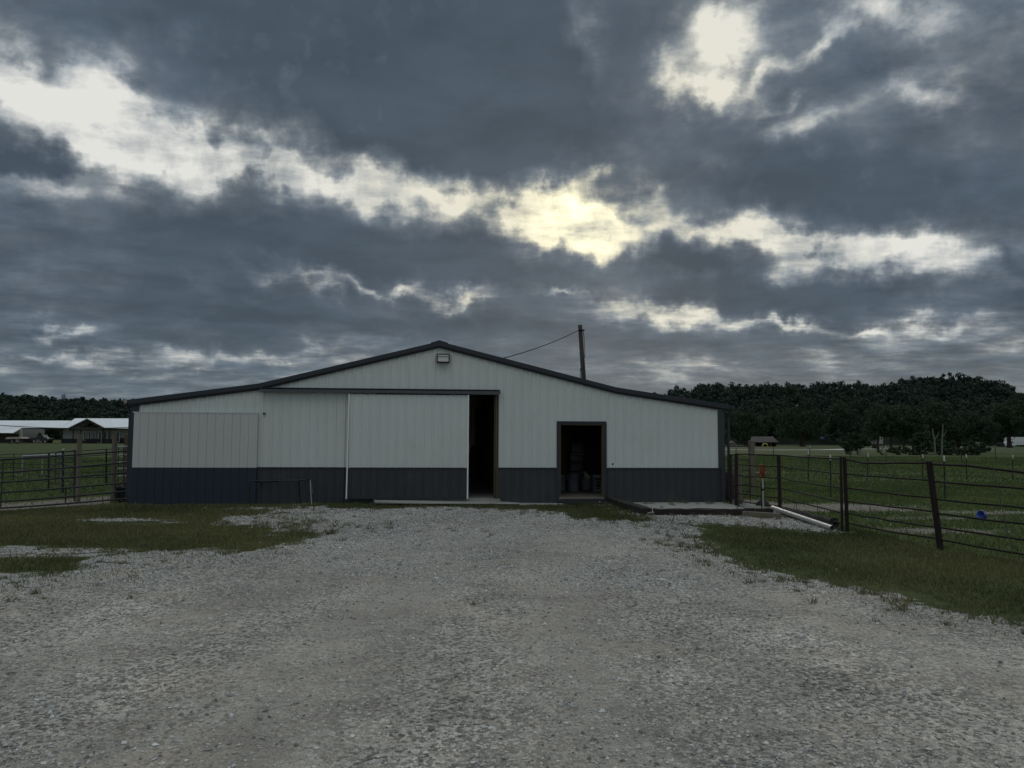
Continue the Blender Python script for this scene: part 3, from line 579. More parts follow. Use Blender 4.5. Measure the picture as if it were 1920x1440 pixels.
mb = MB(); ribs(mb, 9.05, 15.15, -.08, lambda X: WZ-.012, FRONT, HOLES, .115, zs=(.10,)); mb.build('wainscot', M_['char'], barn, True)
for a, b in ((3.0, 5.95), (9.12, 10.64), (11.96, 14.98)): mb = MB(); mb.box((a, -.026, WZ-.014), (b, .01, WZ+.014)); mb.build('wainscot_cap', M_['trim'], barn, True)
# other walls
for nm, X, sg, hol in (('left_wall', -.1, 1, ()), ('right_wall', 15.15, -1, ())):
    mb = MB(); ribs(mb, 0, 18, -.1, lambda s: 2.5, (lambda s, o, z, X=X, sg=sg: (X-sg*o, s, z)), hol, .1); mb.build(nm, M_['white'], barn, True)
mb = MB(); ribs(mb, -.1, 15.15, -.1, lambda X: rtop(X)-.042, (lambda s, o, z: (s, 18+o, z)), [(6.2, 8.88, -.2, 3.0)], .115); mb.build('back_wall', M_['white'], barn, True)
# roof
mb = MB(); RX = [(-.22, 2.600), (2.965, 3.045), (7.55, 4.20), (12.23, 3.048), (15.34, 2.600)]
for (xa, za), (xb, zb) in zip(RX[:-1], RX[1:]):
    L = math.hypot(xb-xa, zb-za); nx, nz = -(zb-za)/L*.035, (xb-xa)/L*.035
    mb.prism([(xa, -.062, za-.04), (xb, -.062, zb-.04), (xb, -.062, zb-.005), (xa, -.062, za-.005)], (0, 18.16, 0))
    for k in range(int(18/RP)+1): # roof ribs run down the slope
        y = -.02+k*RP; mb.prism([(xa, y, za-.005), (xa, y+.05, za-.005), (xa, y+.035, za+.014), (xa, y+.015, za+.014)], (xb-xa, 0, zb-za))
roof = mb.build('roof', M_['roof'], barn, True)
mb = MB(); mb.prism([(7.33, -.088, 4.146), (7.55, -.088, 4.202), (7.77, -.088, 4.146), (7.77, -.088, 4.17), (7.55, -.088, 4.235), (7.33, -.088, 4.17)], (0, 18.2, 0)); mb.build('ridge_cap', M_['trim'], roof, True)
mb = MB()
for (xa, za), (xb, zb) in zip(RX[:-1], RX[1:]):
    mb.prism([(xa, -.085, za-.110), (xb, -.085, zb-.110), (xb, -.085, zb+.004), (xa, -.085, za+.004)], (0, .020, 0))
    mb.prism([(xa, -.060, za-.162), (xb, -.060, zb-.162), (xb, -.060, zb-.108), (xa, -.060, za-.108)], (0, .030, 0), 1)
mb.build('rake_trim', [M_['trim'], surf('lower_rake_trim', (.012, .014, .018), .6, .1)], roof, True)  # two-tone rake trim, the lower layer in a darker colour
for nm, X in (('gutter', -.30), ('gutter', 15.34)):
    mb = MB(); mb.prism([(X, -.10, 2.49), (X+.08, -.10, 2.49), (X+.10, -.10, 2.60), (X+.085, -.10, 2.60), (X+.07, -.10, 2.505), (X+.015, -.10, 2.505), (X-.005, -.10, 2.60), (X-.02, -.10, 2.60)], (0, 18.2, 0)); mb.build('gutter', M_['trim'], barn, True)
# corner posts and downspouts
mb = MB(); mb.box((-.14, -.032, -.10), (.05, .02, 2.47)); mb.build('corner_trim', M_['trim'], barn, True)
mb = MB(); mb.box((14.985, -.034, WZ), (15.17, .02, 2.46)); mb.box((15.06, -.034, -.1), (15.17, .02, WZ)); mb.build('corner_trim', M_['char'], barn, True)
for X, s in ((-.24, 1), (15.36, -1)):
    mb = MB(); mb.tube([(X, .0, 2.5), (X+s*.01, .0, 2.42), (X+s*.07, .02, 2.28), (X+s*.07, .02, .25), (X+s*.07, -.05, .12)], .038, 6, smooth=False); mb.build('downspout', M_['trim'], barn, True)
# plywood repair sheet at the left
pan = MB(); n_b = 15; xa, xb = -.05, 2.985; bw = .2045; es = [xa, xa+.155]
while es[-1]+bw < xb-.03: es.append(es[-1]+bw)
es.append(xb); pw = MB(); pb = MB()
for a, b in zip(es[:-1], es[1:]):
    pw.box((a+.003, -.058, WZ+.001), (b-.003, -.034, 2.285)); pb.box((a+.003, -.058, -.06), (b-.003, -.034, WZ-.001))
pw.box((xa, -.046, WZ), (xb, -.030, 2.28)); pb.box((xa, -.046, -.06), (xb, -.030, WZ-.002))
o = pw.build('plywood_sheet', M_['plyw'], barn, True); pb.build('painted_base', M_['plyb'], o, True)
mb = MB(); mb.box((xa-.03, -.064, 2.286), (xb+.01, -.022, 2.312)); mb.build('drip_edge', M_['plyw'], o, True)
mb = MB(); mb.box((3.10, -.05, 2.27), (3.16, -.018, 2.31)); mb.build('door_bracket', M_['trim'], barn, True)
# sliding door
mb = MB(); ribs(mb, 5.285, 8.295, WZ+.012, lambda X: 2.80, (lambda s, o, z: (s, -.118-o*.9, z)), (), 5.34); mb.box((5.285, -.117, WZ), (8.295, -.075, 2.80))
dr = mb.build('sliding_door', M_['white'], barn, True)
mb = MB(); ribs(mb, 5.285, 8.295, .17, lambda X: WZ-.012, (lambda s, o, z: (s, -.118-o*.9, z)), (), 5.34); mb.box((5.285, -.117, .17), (8.295, -.075, WZ-.002)); mb.build('door_wainscot', M_['char'], dr, True)
mb = MB(); mb.box((5.33, -.142, WZ-.014), (8.25, -.115, WZ+.014)); mb.box((5.285, -.140, .135), (8.295, -.075, .168)); mb.build('door_trim', M_['trim'], dr, True)
for a, b in ((5.252, 5.284), (8.296, 8.332)):
    mb = MB(); mb.prism([(a-.02 if a < 6 else a, -.150, .14), (b-.02 if a < 6 else b, -.150, .14), (b, -.150, 2.81), (a, -.150, 2.81)], (0, .085, 0)); mb.build('edge_trim', M_['stripw'], dr, True)
mb = MB(); mb.prism([(3.03, -.03, 2.935), (3.03, -.175, 2.91), (3.03, -.175, 2.835), (3.03, -.160, 2.835), (3.03, -.160, 2.895), (3.03, -.03, 2.90)], (6.11, 0, 0)); mb.box((3.04, -.135, 2.842), (9.13, -.105, 2.884)); mb.build('door_track', M_['trim2'], barn, True)
mb = MB(); mb.box((3.03, -.18, 2.937), (9.14, -.02, 2.950)); mb.build('track_flashing', M_['trim'], barn, True)
for x in (5.7, 7.9):
    mb = MB(); mb.box((x, -.13, 2.78), (x+.05, -.11, 2.88)); mb.build('door_hanger', M_['galv'], dr, True)
# openings framed in lumber
mb = MB(); mb.box((9.055, -.018, .05), (9.115, .16, 2.83)); mb.box((5.90, .0, .05), (5.95, .16, 2.83)); mb.box((5.95, .0, 2.832), (9.055, .16, 2.95)); mb.build('door_jamb', M_['jamb'], barn, True)
mb = MB(); mb.box((9.00, .02, .14), (9.05, .13, 2.82)); mb.build('door_post', M_['jamb'], barn, True)
mb = MB(); mb.box((10.64, -.045, .06), (10.700, .0, 2.15)); mb.box((11.900, -.045, .06), (11.96, .0, 2.15)); mb.box((10.70, -.045, 2.088), (11.90, .0, 2.15)); mb.box((10.66, -.04, .045), (11.94, .0, .098))
fr = mb.build('side_door_frame', M_['trim'], barn, True)
mb = MB(); mb.box((10.700, -.03, .16), (10.752, .13, 2.045)); mb.box((11.848, -.03, .16), (11.898, .13, 2.045)); mb.box((10.701, -.03, 2.046), (11.897, .13, 2.084)); mb.build('door_lining', M_['jamb'], fr, True)
mb = MB(); mb.rbox(((10.7+11.9)/2, .03, .14), (1.19, .16, .06), b=.006); mb.build('sill', M_['lumber'], fr, True)
# interior
mb = MB(); mb.box((5.9, .17, -.1), (9.16, 17.98, .13)); mb.box((5.9, -.02, -.1), (9.16, .169, .129)); mb.build('aisle_floor', M_['conc'], barn, True)
mb = MB(); mb.box((9.16, .17, 0), (9.20, 17.9, 3.2)); mb.box((5.82, .17, 0), (5.86, 17.9, 3.2))
for k in range(14):
    y = .9+k*1.22; mb.box((9.10, y, .13), (9.158, y+.09, 3.1))
mb.build('stall_partition', M_['wood2'], barn, True)
mb = MB(); mb.box((10.0, .17, .0), (13.2, 3.0, .20)); mb.build('tack_room_floor', M_['soil'], barn, True)
mb = MB(); mb.box((9.95, .17, .2), (9.99, 3.0, 2.5)); mb.box((13.21, .17, .2), (13.25, 3.0, 2.5)); mb.box((9.95, 3.01, 0), (13.25, 3.05, 2.5)); mb.box((9.95, .17, 2.505), (13.25, 3.05, 2.53)); mb.build('tack_room_wall', M_['wood2'], barn, True)
mb = MB(); mb.box((12.02-.55, 2.75, .2), (13.2, 2.79, 2.5)); mb.build('red_partition', M_['redwood'], barn, True)
for a, b in ((0, 5.8), (12., 15.1)): mb = MB(); mb.box((a, .03, 0), (b, .07, 2.40)); mb.build('inner_lining', M_['wood2'], barn, True)
# gable light
mb = MB(); lx0, lx1, lz0, lz1 = 7.485, 7.82, 3.645, 3.875
mb.box((lx0, -.15, lz1-.022), (lx1, -.022, lz1)); mb.box((lx0, -.15, lz0), (lx1, -.022, lz0+.024)); mb.box((lx0, -.15, lz0+.024), (lx0+.022, -.022, lz1-.022)); mb.box((lx1-.022, -.15, lz0+.024), (lx1, -.022, lz1-.022)); mb.box((lx0+.022, -.05, lz0+.024), (lx1-.022, -.03, lz1-.022))
fx = mb.build('gable_light', M_['black'], barn, True)
mb = MB(); mb.prism([(lx0+.026, -.055, lz0+.028), (lx0+.026, -.135, lz0+.028), (lx0+.026, -.12, lz1-.075), (lx0+.026, -.145, lz1-.06), (lx0+.026, -.145, lz1-.026), (lx0+.026, -.055, lz1-.026)], (lx1-lx0-.052, 0, 0)); mb.build('lens', M_['lens'], fx, True)
mb = MB(); mb.lathe((12.137, -.001, 1.03), [(0, -.003), (.022, -.003), (.026, .003), (0, .004)], 14, M=Matrix.Rotation(R_(90), 4, 'X')); mb.build('pipe_hole', M_['black'], barn, True)
# ------------------------------------------------------------------ slabs, ties
mb = MB(); top = [BL(5.95, -.18, .10), BL(6.0, -.42, .085), BL(7.5, -.58, .04), BL(9.6, -.60, .02), BL(10.9, -.40, .012), BL(11.0, -.0, .012), BL(9.7, .0, .02), BL(9.35, .0, .05), BL(9.05, .0, .125), BL(5.95, .0, .125)]
bot = [(p[0], p[1], -.12) for p in top]; k = len(top)
mb.add(top+bot, [tuple(range(k)), tuple(range(k, 2*k))[::-1]]+[(i, (i+1) % k, k+(i+1) % k, k+i) for i in range(k)])
o = mb.build('door_apron', M_['conc']); tag(o, 'worn concrete apron ramping up to the open sliding door', 'slab')
mb = MB(); mb.prism([BL(6.0, -.60, .055), BL(6.0, -.62, .07), BL(6.0, -.64, .055), BL(6.0, -.62, .0)], tuple(np.array(BL(9.6, -.66, .03))-np.array(BL(6.0, -.6, .055))))
o = mb.build('angle_iron', M_['rust']); tag(o, 'thin rusty strip along the front edge of the concrete apron', 'metal strip')
mb = MB(); a = np.array(BL(10.75, -.10, .02)); 
for k2 in range(24): mb.rbox(BL(10.80+.0475*k2, -.32, .034), (.040, .50, .028), BA+.02, .004)
mb.box((0, 0, 0), (0, 0, 0)) if False else None
o = mb.build('door_mat', M_['black']); tag(o, 'black ribbed rubber mat on the ground below the small side doorway', 'mat')
mb = MB(); pts = [BL(12.55, -.02, .03), BL(15.1, -.02, .03), (5.62, 18.0, .045), (5.55, 17.15, .05), (3.05, 17.1, .05), (2.95, 18.8, .04)]; k = len(pts); b2 = [(p[0], p[1], -.1) for p in pts]
mb.add(pts+b2, [tuple(range(k)), tuple(range(k, 2*k))[::-1]]+[(i, (i+1) % k, k+(i+1) % k, k+i) for i in range(k)]); o = mb.build('concrete_pad', M_['conc']); tag(o, 'low concrete pad beside the right corner of the barn, edged with black ties', 'slab')
def rough_beam(name, a, b, w, h, mat, label, cat, group=None, seg=14, seed=1, am=.012):
    rs = np.random.default_rng(seed); a, b = np.array(a, float), np.array(b, float); d = b-a; L = np.linalg.norm(d); d /= L; s = np.cross(d, (0, 0, 1)); s /= np.linalg.norm(s); upv = np.cross(s, d)
    mb = MB(); vs = []; c = .012; prof = [(-w/2+c, 0), (w/2-c, 0), (w/2, c), (w/2, h-c), (w/2-c, h), (-w/2+c, h), (-w/2, h-c), (-w/2, c)]
    for i in range(seg+1):
        p = a+d*L*i/seg
        for q in prof: vs.append(p+s*(q[0]+rs.normal(0, am*.5))+upv*(q[1]+rs.normal(0, am*.5)))
    n = 8; fs = [(i*n+j, i*n+(j+1) % n, (i+1)*n+(j+1) % n, (i+1)*n+j) for i in range(seg) for j in range(n)]+[tuple(range(n)), tuple(range(seg*n, seg*n+n))[::-1]]
    mb.add(vs, fs); o = mb.build(name, mat); tag(o, label, cat, group); return o
gt = 'black railroad ties edging the pad'
rough_beam('railroad_tie', (2.60, 20.25, -.02), (2.98, 17.05, -.02), .23, .19, M_['tie'], 'black railroad tie running from the wall toward the yard, left of the pad', 'railroad tie', gt, seed=3)
rough_beam('railroad_tie', (3.12, 16.97, -.02), (5.15, 17.06, -.02), .22, .185, M_['tie'], 'black railroad tie along the front edge of the concrete pad', 'railroad tie', gt, seed=4)
rough_beam('railroad_tie', (5.19, 17.20, -.02), (5.78, 17.24, -.02), .20, .185, M_['tie'], 'short black tie behind the greyed timber at the corner of the pad', 'railroad tie', gt, seed=5)
rough_beam('timber', (5.02, 16.83, -.01), (5.66, 16.32, -.01), .07, .15, M_['lumber'], 'short greyed timber set on edge at the right end of the front tie', 'timber', seed=6, am=.006)
rough_beam('split_board', (5.78, 16.15, .0), (6.05, 15.35, .0), .06, .02, M_['lumber'], 'thin pale board lying on the ground beside the white pipe', 'board', seed=7, am=.004)
mb = MB()
for k in range(10):
    mb.rbox((3.04+random.uniform(-.05, .05), 17.0-k*.02, .03+.008*k), (.09, .035, .03), random.uniform(0, 3), .006)
o = mb.build('rubble', M_['conc']); tag(o, 'small pile of pale rubble filling the gap between two black ties', 'rubble')
rs = np.random.default_rng(5); mb = MB(); pa, pb = np.array((6.15, 17.6, .09)), np.array((6.12, 14.75, .10)); pts = [pa+(pb-pa)*i/12+np.array((rs.normal(0, .012), 0, rs.normal(0, .01))) for i in range(13)]
mb.tube(pts, [.10+rs.normal(0, .012) for _ in pts], 10); mb.tube([pts[-1]+np.array((0, .05, 0)), pts[-1]+np.array((.02, -.14, .04))], [.05, .012], 6); mb.tube([pts[-1], pts[-1]+np.array((-.06, -.12, .02))], [.03, .006], 5)
o = mb.build('log', M_['tie']); tag(o, 'dark weathered log lying under the pipe fence behind the white pipe', 'log')
mb = MB(); pa, pb = Vector((6.02, 17.9, .12)), Vector((5.93, 14.35, .055)); r = .052; mb.tube([pa, pb], r, 20, cap=False); mb.tube([pb, pa], r-.006, 20, cap=False)
a = mb.build('pvc_pipe', M_['pvc']); tag(a, 'long white plastic pipe lying on the ground from the pad to the fence post', 'pipe')
mb = MB(); mb.tube([(5.94, 20.9, .05), (6.0, 19.95, .05)], .05, 14); o = mb.build('pipe_offcut', M_['pvc']); tag(o, 'short white pipe offcut lying behind the pump near the barn corner', 'pipe')
def LW(u, v, off):      # sighting onto a plane parallel to the barn front, `off` metres behind it
    d = ray(u, v); p0 = _bo+_ay*off; return CAM+d*(((p0-CAM)@_ay)/(d@_ay))
# ------------------------------------------------------------------ things stored in the tack room
def pail(x, y, z, r, h, mat, label, cat='bucket', bars=False, lid=True):
    t = thing('bucket', label, cat, (x, y, z)); c = (x, y, z)
    mb = MB(); mb.lathe(c, [(0, 0), (r*.86, 0), (r*.88, .01), (r*.97, h*.86), (r*1.04, h*.87), (r*1.04, h*.90), (r*.98, h*.91), (r, h*.97), (r*.94, h*.97), (r*.84, .02)], 26); mb.build('pail_body', mat, t)
    if lid: mb = MB(); mb.lathe(c, [(0, h), (r*.9, h), (r*1.06, h*.995), (r*1.06, h*.95), (r*1.0, h*.95)], 26); mb.build('lid', mat, t)
    mb = MB(); mb.tube([(x+r*1.03*math.cos(w), y+r*1.03*math.sin(w), z+h*.86-.25*h*math.sin((w-math.pi)*1.)) for w in np.linspace(math.pi, 2*math.pi, 13)], .004, 5); mb.build('handle', M_['galv'], t)
    if bars:
        for zz, a0, a1, hh in ((.70, -2.1, -1.2, .07), (.50, -2.0, -1.25, .09), (.30, -2.0, -1.3, .10), (.16, -2.0, -1.3, .04)):
            mb = MB(); q = []; 
            for w in np.linspace(a0, a1, 8): q.append(w)
            vs = [(x+(r*(.90+.1*zz)+.006)*math.cos(w), y+(r*(.90+.1*zz)+.006)*math.sin(w), z+h*zz+dz) for dz in (0, hh*h*1.5) for w in q]
            mb.add(vs, [(i, i+1, i+9, i+8) for i in range(7)]); mb.build('label_block', M_['black'], t)
    return t
p = LW(1075, 918, 1.9); pail(p[0], p[1], .20, .185, .48, M_['pail'], 'pale blue lidded bucket in the small doorway, left of the feed bag')
p = LW(1121, 919, 1.75); pail(p[0], p[1], .20, .175, .47, M_['pail'], 'pale bucket with dark printed blocks at the right side of the small doorway', bars=True)
p = LW(1053, 915, 2.1); pail(p[0]-.02, p[1], .20, .16, .44, M_['pail'], 'pale bucket half hidden behind the left side of the small door frame')
def tote(u, z0, w, h, off, label):
    p = LW(u, 880, off); t = thing('storage_bin', label, 'storage bin', (p[0], p[1], z0), BA, 'bins stacked in the small doorway')
    mb = MB(); mb.rbox((p[0], p[1], z0+h*.42), (w*.92, .38, h*.84), BA, .02)
    for k in range(5): mb.rbox((p[0]-w*.36+k*w*.18, p[1]-.195, z0+h*.42), (.012, .02, h*.7), BA, .003)
    mb.build('bin_body', M_['tote'], t); mb = MB(); mb.rbox((p[0], p[1], z0+h*.92), (w, .44, h*.14), BA, .015); mb.build('lid', M_['pail'] if z0 > .9 and z0 < 1.1 else M_['tote'], t)
tote(1080, .22, .42, .52, 2.45, 'lowest grey storage bin of the dark stack in the small doorway')
tote(1079, .75, .40, .27, 2.45, 'second grey storage bin from the bottom of the stack in the small doorway')
tote(1080, 1.03, .42, .24, 2.45, 'pale lidded storage bin near the top of the stack in the small doorway')
tote(1081, 1.28, .38, .30, 2.45, 'topmost grey storage bin of the stack in the small doorway')
p = LW(1100, 918, 1.85); t = thing('feed_bag', 'dark feed bag slumped between the two buckets in the small doorway, pale flap folded over', 'bag', (p[0], p[1], .2))
mb = MB(); M = Matrix.Scale(.6, 4, (0, 1, 0)); mb.lathe((p[0], p[1], .2), [(0, 0), (.13, 0), (.155, .06), (.15, .18), (.16, .30), (.12, .40), (.05, .46), (0, .47)], 14, M=M); mb.build('bag_body', surf('printed_bag', (.12, .12, .12), .6, .4, 14., fine=22), t)
mb = MB(); q = np.array(LW(1094, 882, 1.70)); mb.prism([tuple(q), tuple(LW(1107, 893, 1.66)), tuple(LW(1103, 901, 1.62)), tuple(LW(1096, 893, 1.66))], (0, -.02, .0)); mb.build('flap', M_['paper'], t)
# aisle things
c0 = BL(8.88, 11.5, .13); t = thing('cabinet', 'pale cabinet standing far back along the aisle behind the sliding door', 'cabinet', c0, BA)
mb = MB(); mb.rbox((c0[0], c0[1], .13+.50), (.40, .5, .96), BA, .02); mb.build('cabinet_body', M_['tote'], t); mb = MB(); mb.rbox((c0[0], c0[1], 1.11), (.42, .54, .04), BA, .01); mb.build('cabinet_top', M_['pail'], t)
mb = MB(); mb.rbox((c0[0]+.07, c0[1], 1.29), (.20, .25, .30), BA+.2, .01); o = mb.build('carton', M_['paper']); tag(o, 'pale carton resting on the cabinet far down the aisle', 'box')
mb = MB(); mb.rbox((c0[0]-.11, c0[1]+.05, 1.25), (.13, .2, .22), BA, .01); o = mb.build('carton', M_['pail']); tag(o, 'small white box beside the carton on the aisle cabinet', 'box')
# ------------------------------------------------------------------ black stand in front of the wall
t = thing('steel_stand', 'low black steel pipe stand with splayed legs in front of the blue plywood', 'stand', (-5.85, 19.2, 0))
a, b, c, d = (-6.33, 18.85, .68), (-5.00, 18.95, .70), (-6.22, 19.55, .69), (-5.02, 19.62, .70)
a = tuple(D(467.5, 901.5, 18.85)); b = tuple(D(560, 901, 19.0)); c = tuple(D(490, 903.5, 19.55)); d = tuple(D(581.5, 898.5, 19.5))
mb = MB(); mb.tube([a, b], .016, 8); mb.tube([b, d], .016, 8); mb.tube([c, d], .016, 8); mb.tube([a, c], .014, 8); mb.build('top_frame', M_['darkst'], t)
for q, e in ((a, (461, 953)), (a, (468.5, 951)), (b, (564, 947)), (c, (482, 943)), (c, (488, 944)), (d, (584.5, 948)), (d, (591, 944))):
    g_ = G(*e); mb = MB(); mb.tube([q, (g_[0], g_[1], -.01)], .013, 8); mb.build('leg', M_['galv'] if q is d else M_['rust'], t)
# ------------------------------------------------------------------ pump
t = thing('yard_hydrant', 'red headed water hydrant on a white pipe beside the pipe fence', 'hydrant', (6.04, 18.75, 0))
X0, Y0_ = 6.02, 18.55
mb = MB(); mb.tube([(X0, Y0_, -.02), (X0, Y0_, .80)], .021, 12); mb.build('riser_pipe', M_['pvc'], t)
mb = MB(); mb.tube([(X0-.035, Y0_+.03, 0), (X0-.035, Y0_+.03, .66)], .012, 8); mb.tube([(X0-.05, Y0_, .50), (X0+.03, Y0_, .50)], .03, 8); mb.build('support_rod', M_['black'], t)
mb = MB(); mb.tube([(X0, Y0_, .76), (X0-.005, Y0_, .83), (X0-.02, Y0_, .93), (X0-.03, Y0_, 1.06)], [.026, .036, .046, .03], 12); mb.tube([(X0-.02, Y0_, .88), (X0-.08, Y0_-.01, .90), (X0-.125, Y0_-.02, .86)], [.024, .020, .024], 10); mb.rbox((X0-.035, Y0_, 1.07), (.08, .06, .05), 0, .01)
hd = mb.build('hydrant_head', M_['red'], t)
mb = MB(); mb.tube([(X0-.03, Y0_, 1.07), (X0+.04, Y0_, 1.055), (X0+.07, Y0_, .98), (X0+.105, Y0_, .93), (X0+.10, Y0_, .86), (X0+.06, Y0_, .845), (X0+.02, Y0_, .86)], .011, 8); mb.build('lever', M_['red'], hd)
def lump(name, c, s, mat, label, cat, seed):
    rs = np.random.default_rng(seed); mb = MB(); n = 12; vs = []; k = 6
    for i in range(k+1):
        ph = math.pi/2*i/k
        for j in range(n):
            w = 2*math.pi*j/n; q = 1+rs.normal(0, .10); vs.append((c[0]+s[0]*math.cos(w)*math.cos(ph)*q, c[1]+s[1]*math.sin(w)*math.cos(ph)*q, c[2]+s[2]*math.sin(ph)*q))
    mb.add(vs, [(i*n+j, i*n+(j+1) % n, (i+1)*n+(j+1) % n, (i+1)*n+j) for i in range(k) for j in range(n)], smooth=True); o = mb.build(name, mat); tag(o, label, cat); return o
o = lump('rubber_tub', (6.40, 19.75, -.01), (.17, .15, .17), M_['black'], 'slumped black rubber feed pan on the ground behind the hydrant', 'feed pan', 3)
mb = MB(); mb.tube([G(1378, 957), D(1395, 935, 19.3), D(1411, 906, 19.6)], .011, 7); o = mb.build('leaning_rod', M_['rust']); tag(o, 'rusty bent rod leaning between the barn corner and the hydrant', 'rod')
mb = MB(); cc = np.array((6.05, 21.4, -.01)); mb.lathe(cc, [(0, 0), (.27, 0), (.29, .2), (.285, .5), (.29, .8), (.27, .82), (.25, .80), (0, .79)], 24); o = mb.build('barrel', surf('maroon_barrel', (.05, .018, .018), .6, .2, 5.)); tag(o, 'dark maroon barrel half hidden behind the right corner of the barn', 'barrel')
# ------------------------------------------------------------------ pipe fence
fence = thing('pipe_fence', 'rusted welded pipe fence of six sagging rails running from the barn toward the camera', 'fence', (6.2, 16, 0))
POSTS = [((1380.6, 851), (1380.6, 950), .042, 19.58), ((1459.8, 853), (1462.5, 961), .043, 18.04), ((1576.5, 857), (1579, 996), .025, 14.43), ((1583.5, 858), (1589, 996), .034, 14.38), ((1742, 866), (1764, 1030), .048, 12.0)]
PT = []
for (tu, tv), (bu, bv), r, dep in POSTS:
    gp = G(bu, bv); tp = D(tu, tv, gp[1]); PT.append((tp, gp)); mb = MB(); mb.tube([(gp[0], gp[1], -.05), tuple(tp)], r, 12); mb.tube([tuple(tp-np.array((0, 0, .01))), tuple(tp+np.array((0, 0, .008)))], r*1.06, 12); mb.build('post', M_['rust'], fence)
extra = [((5.82, 20.55), 1.30, .03), ((7.35, 9.35), 1.30, .048), ((8.05, 6.6), 1.30, .048)]
for (ex_, ey_), h_, r in extra: mb = MB(); mb.tube([(ex_, ey_, -.05), (ex_+(.0 if ey_ > 12 else -.12), ey_, h_)], r, 12); mb.build('post', M_['rust'], fence)
def on_post(i, z):
    if i < 5: tp, gp = PT[i]; k = z/tp[2]; return gp+(tp-gp)*k
    (a_, b_), h_, r = extra[i-5]; return np.array((a_+(0 if b_ > 12 else -.12)*z/h_, b_, z))
def span(i, j, za, zb, r=.0145, sag=(.02,), mat='rust', stays=(), seed=0, bends=None, n=9):
    rs = np.random.default_rng(seed); rails = []
    for k, (z0, z1) in enumerate(zip(za, zb)):
        A_, B_ = on_post(i, z0), on_post(j, z1); pts = []
        for q in range(n):
            f = q/(n-1); p = A_+(B_-A_)*f; p = p+np.array((rs.normal(0, .004), 0, -.45*sag[k % len(sag)]*4*f*(1-f)+(rs.normal(0, .004) if 0 < q < n-1 else 0)))
            if bends and k in bends: p[2] += np.interp(f, *bends[k])
            pts.append(p)
        mb = MB(); mb.tube(pts, r*(1.25 if k == 0 else 1), 7); mb.build('rail', M_[mat], fence); rails.append(pts)
    for f0, f1 in stays:
        P = []
        for k, pts in enumerate(rails):
            f = f0+(f1-f0)*k/(len(rails)-1); x = f*(n-1); a_ = int(min(x, n-2)); P.append(pts[a_]+(pts[a_+1]-pts[a_])*(x-a_)+np.array((-.016, -.012, 0)))
        P = [P[0]+np.array((0, 0, .01))]+P[1:]; mb = MB(); mb.tube(P, .0065, 6); mb.build('stay', M_['stay'] if i > 0 else M_['rust'], fence)
Z6 = (1.325, 1.06, .79, .55, .335, .15)
span(5, 0, (1.27, 1.0, .75, .52, .3, .14), Z6, sag=(.0, .01), stays=((.45, .45), (.8, .8)), seed=1)
span(0, 1, Z6, Z6, sag=(.01, .02), stays=((.35, .36), (.68, .69)), seed=2)
span(1, 2, (1.33, 1.07, .80, .575, .35, .14), (1.335, 1.06, .79, .55, .34, .15), sag=(.015, .03), stays=((.30, .33), (.66, .68)), seed=3)
span(3, 4, (1.32, 1.06, .80, .55, .335, .15), (1.33, 1.06, .79, .57, .34, .157), sag=(.0, .03, .03), stays=((.25, .34), (.62, .70)), seed=4, bends={0: ((0, .25, .5, 1), (0, -.045, -.035, 0))})
span(4, 6, (1.31, 1.045, .77, .55, .335, .15), (1.30, 1.03, .76, .55, .32, .13), sag=(.0, .02), stays=((.42, .46), (.80, .78)), seed=5, bends={0: ((0, .3, .62, .8, 1), (0, -.005, -.07, -.045, 0))})
span(6, 7, Z6, Z6, sag=(.02,), stays=((.3, .3), (.7, .7)), seed=6)
# ------------------------------------------------------------------ wooden posts right of the barn
def wpost(base, top, r, label, square=False, mat='wood', name='wooden_post', group=None):
    mb = MB(); base, top = np.array(base, float), np.array(top, float)
    if square: mb.rbox(tuple((base+top)/2), (r*2, r*2, np.linalg.norm(top-base)), .1, .012)
    else: mb.tube([base+(top-base)*k/6+np.array((random.uniform(-1, 1)*.006, 0, 0)) for k in range(7)], [r*1.05, r*1.03, r, r, r*.98, r*.97, r*.95], 12)
    o = mb.build(name, M_[mat]); tag(o, label, 'post', group); return o
wpost(G(1411, 925)-np.array((0, 0, .05)), D(1408, 826, 24.5), .078, 'tall square grey wooden post behind the red hydrant, in the corral', True)
q = D(1386, 873, 19.95); wpost((q[0], q[1], -.05), q, .065, 'weathered wooden post standing just behind the first rusty fence post by the barn')
pen = thing('pen_gate', 'dark pipe gate behind the barn corner, running to the tall grey wooden post', 'gate', (6.6, 23, 0))
ga, gb = np.array((5.15, 24.4, 0)), np.array((7.55, 24.5, 0))
for z in (1.50, 1.08, .74, .52, .30, .10): mb = MB(); mb.tube([ga+(0, 0, z), gb+(0, 0, z-.02)], .018, 7); mb.build('rail', M_['darkst'], pen)
for f in (.02, .5): q = ga+(gb-ga)*f; mb = MB(); mb.tube([q, q+(0, 0, 1.45)], .02, 7); mb.build('upright', M_['darkst'], pen)
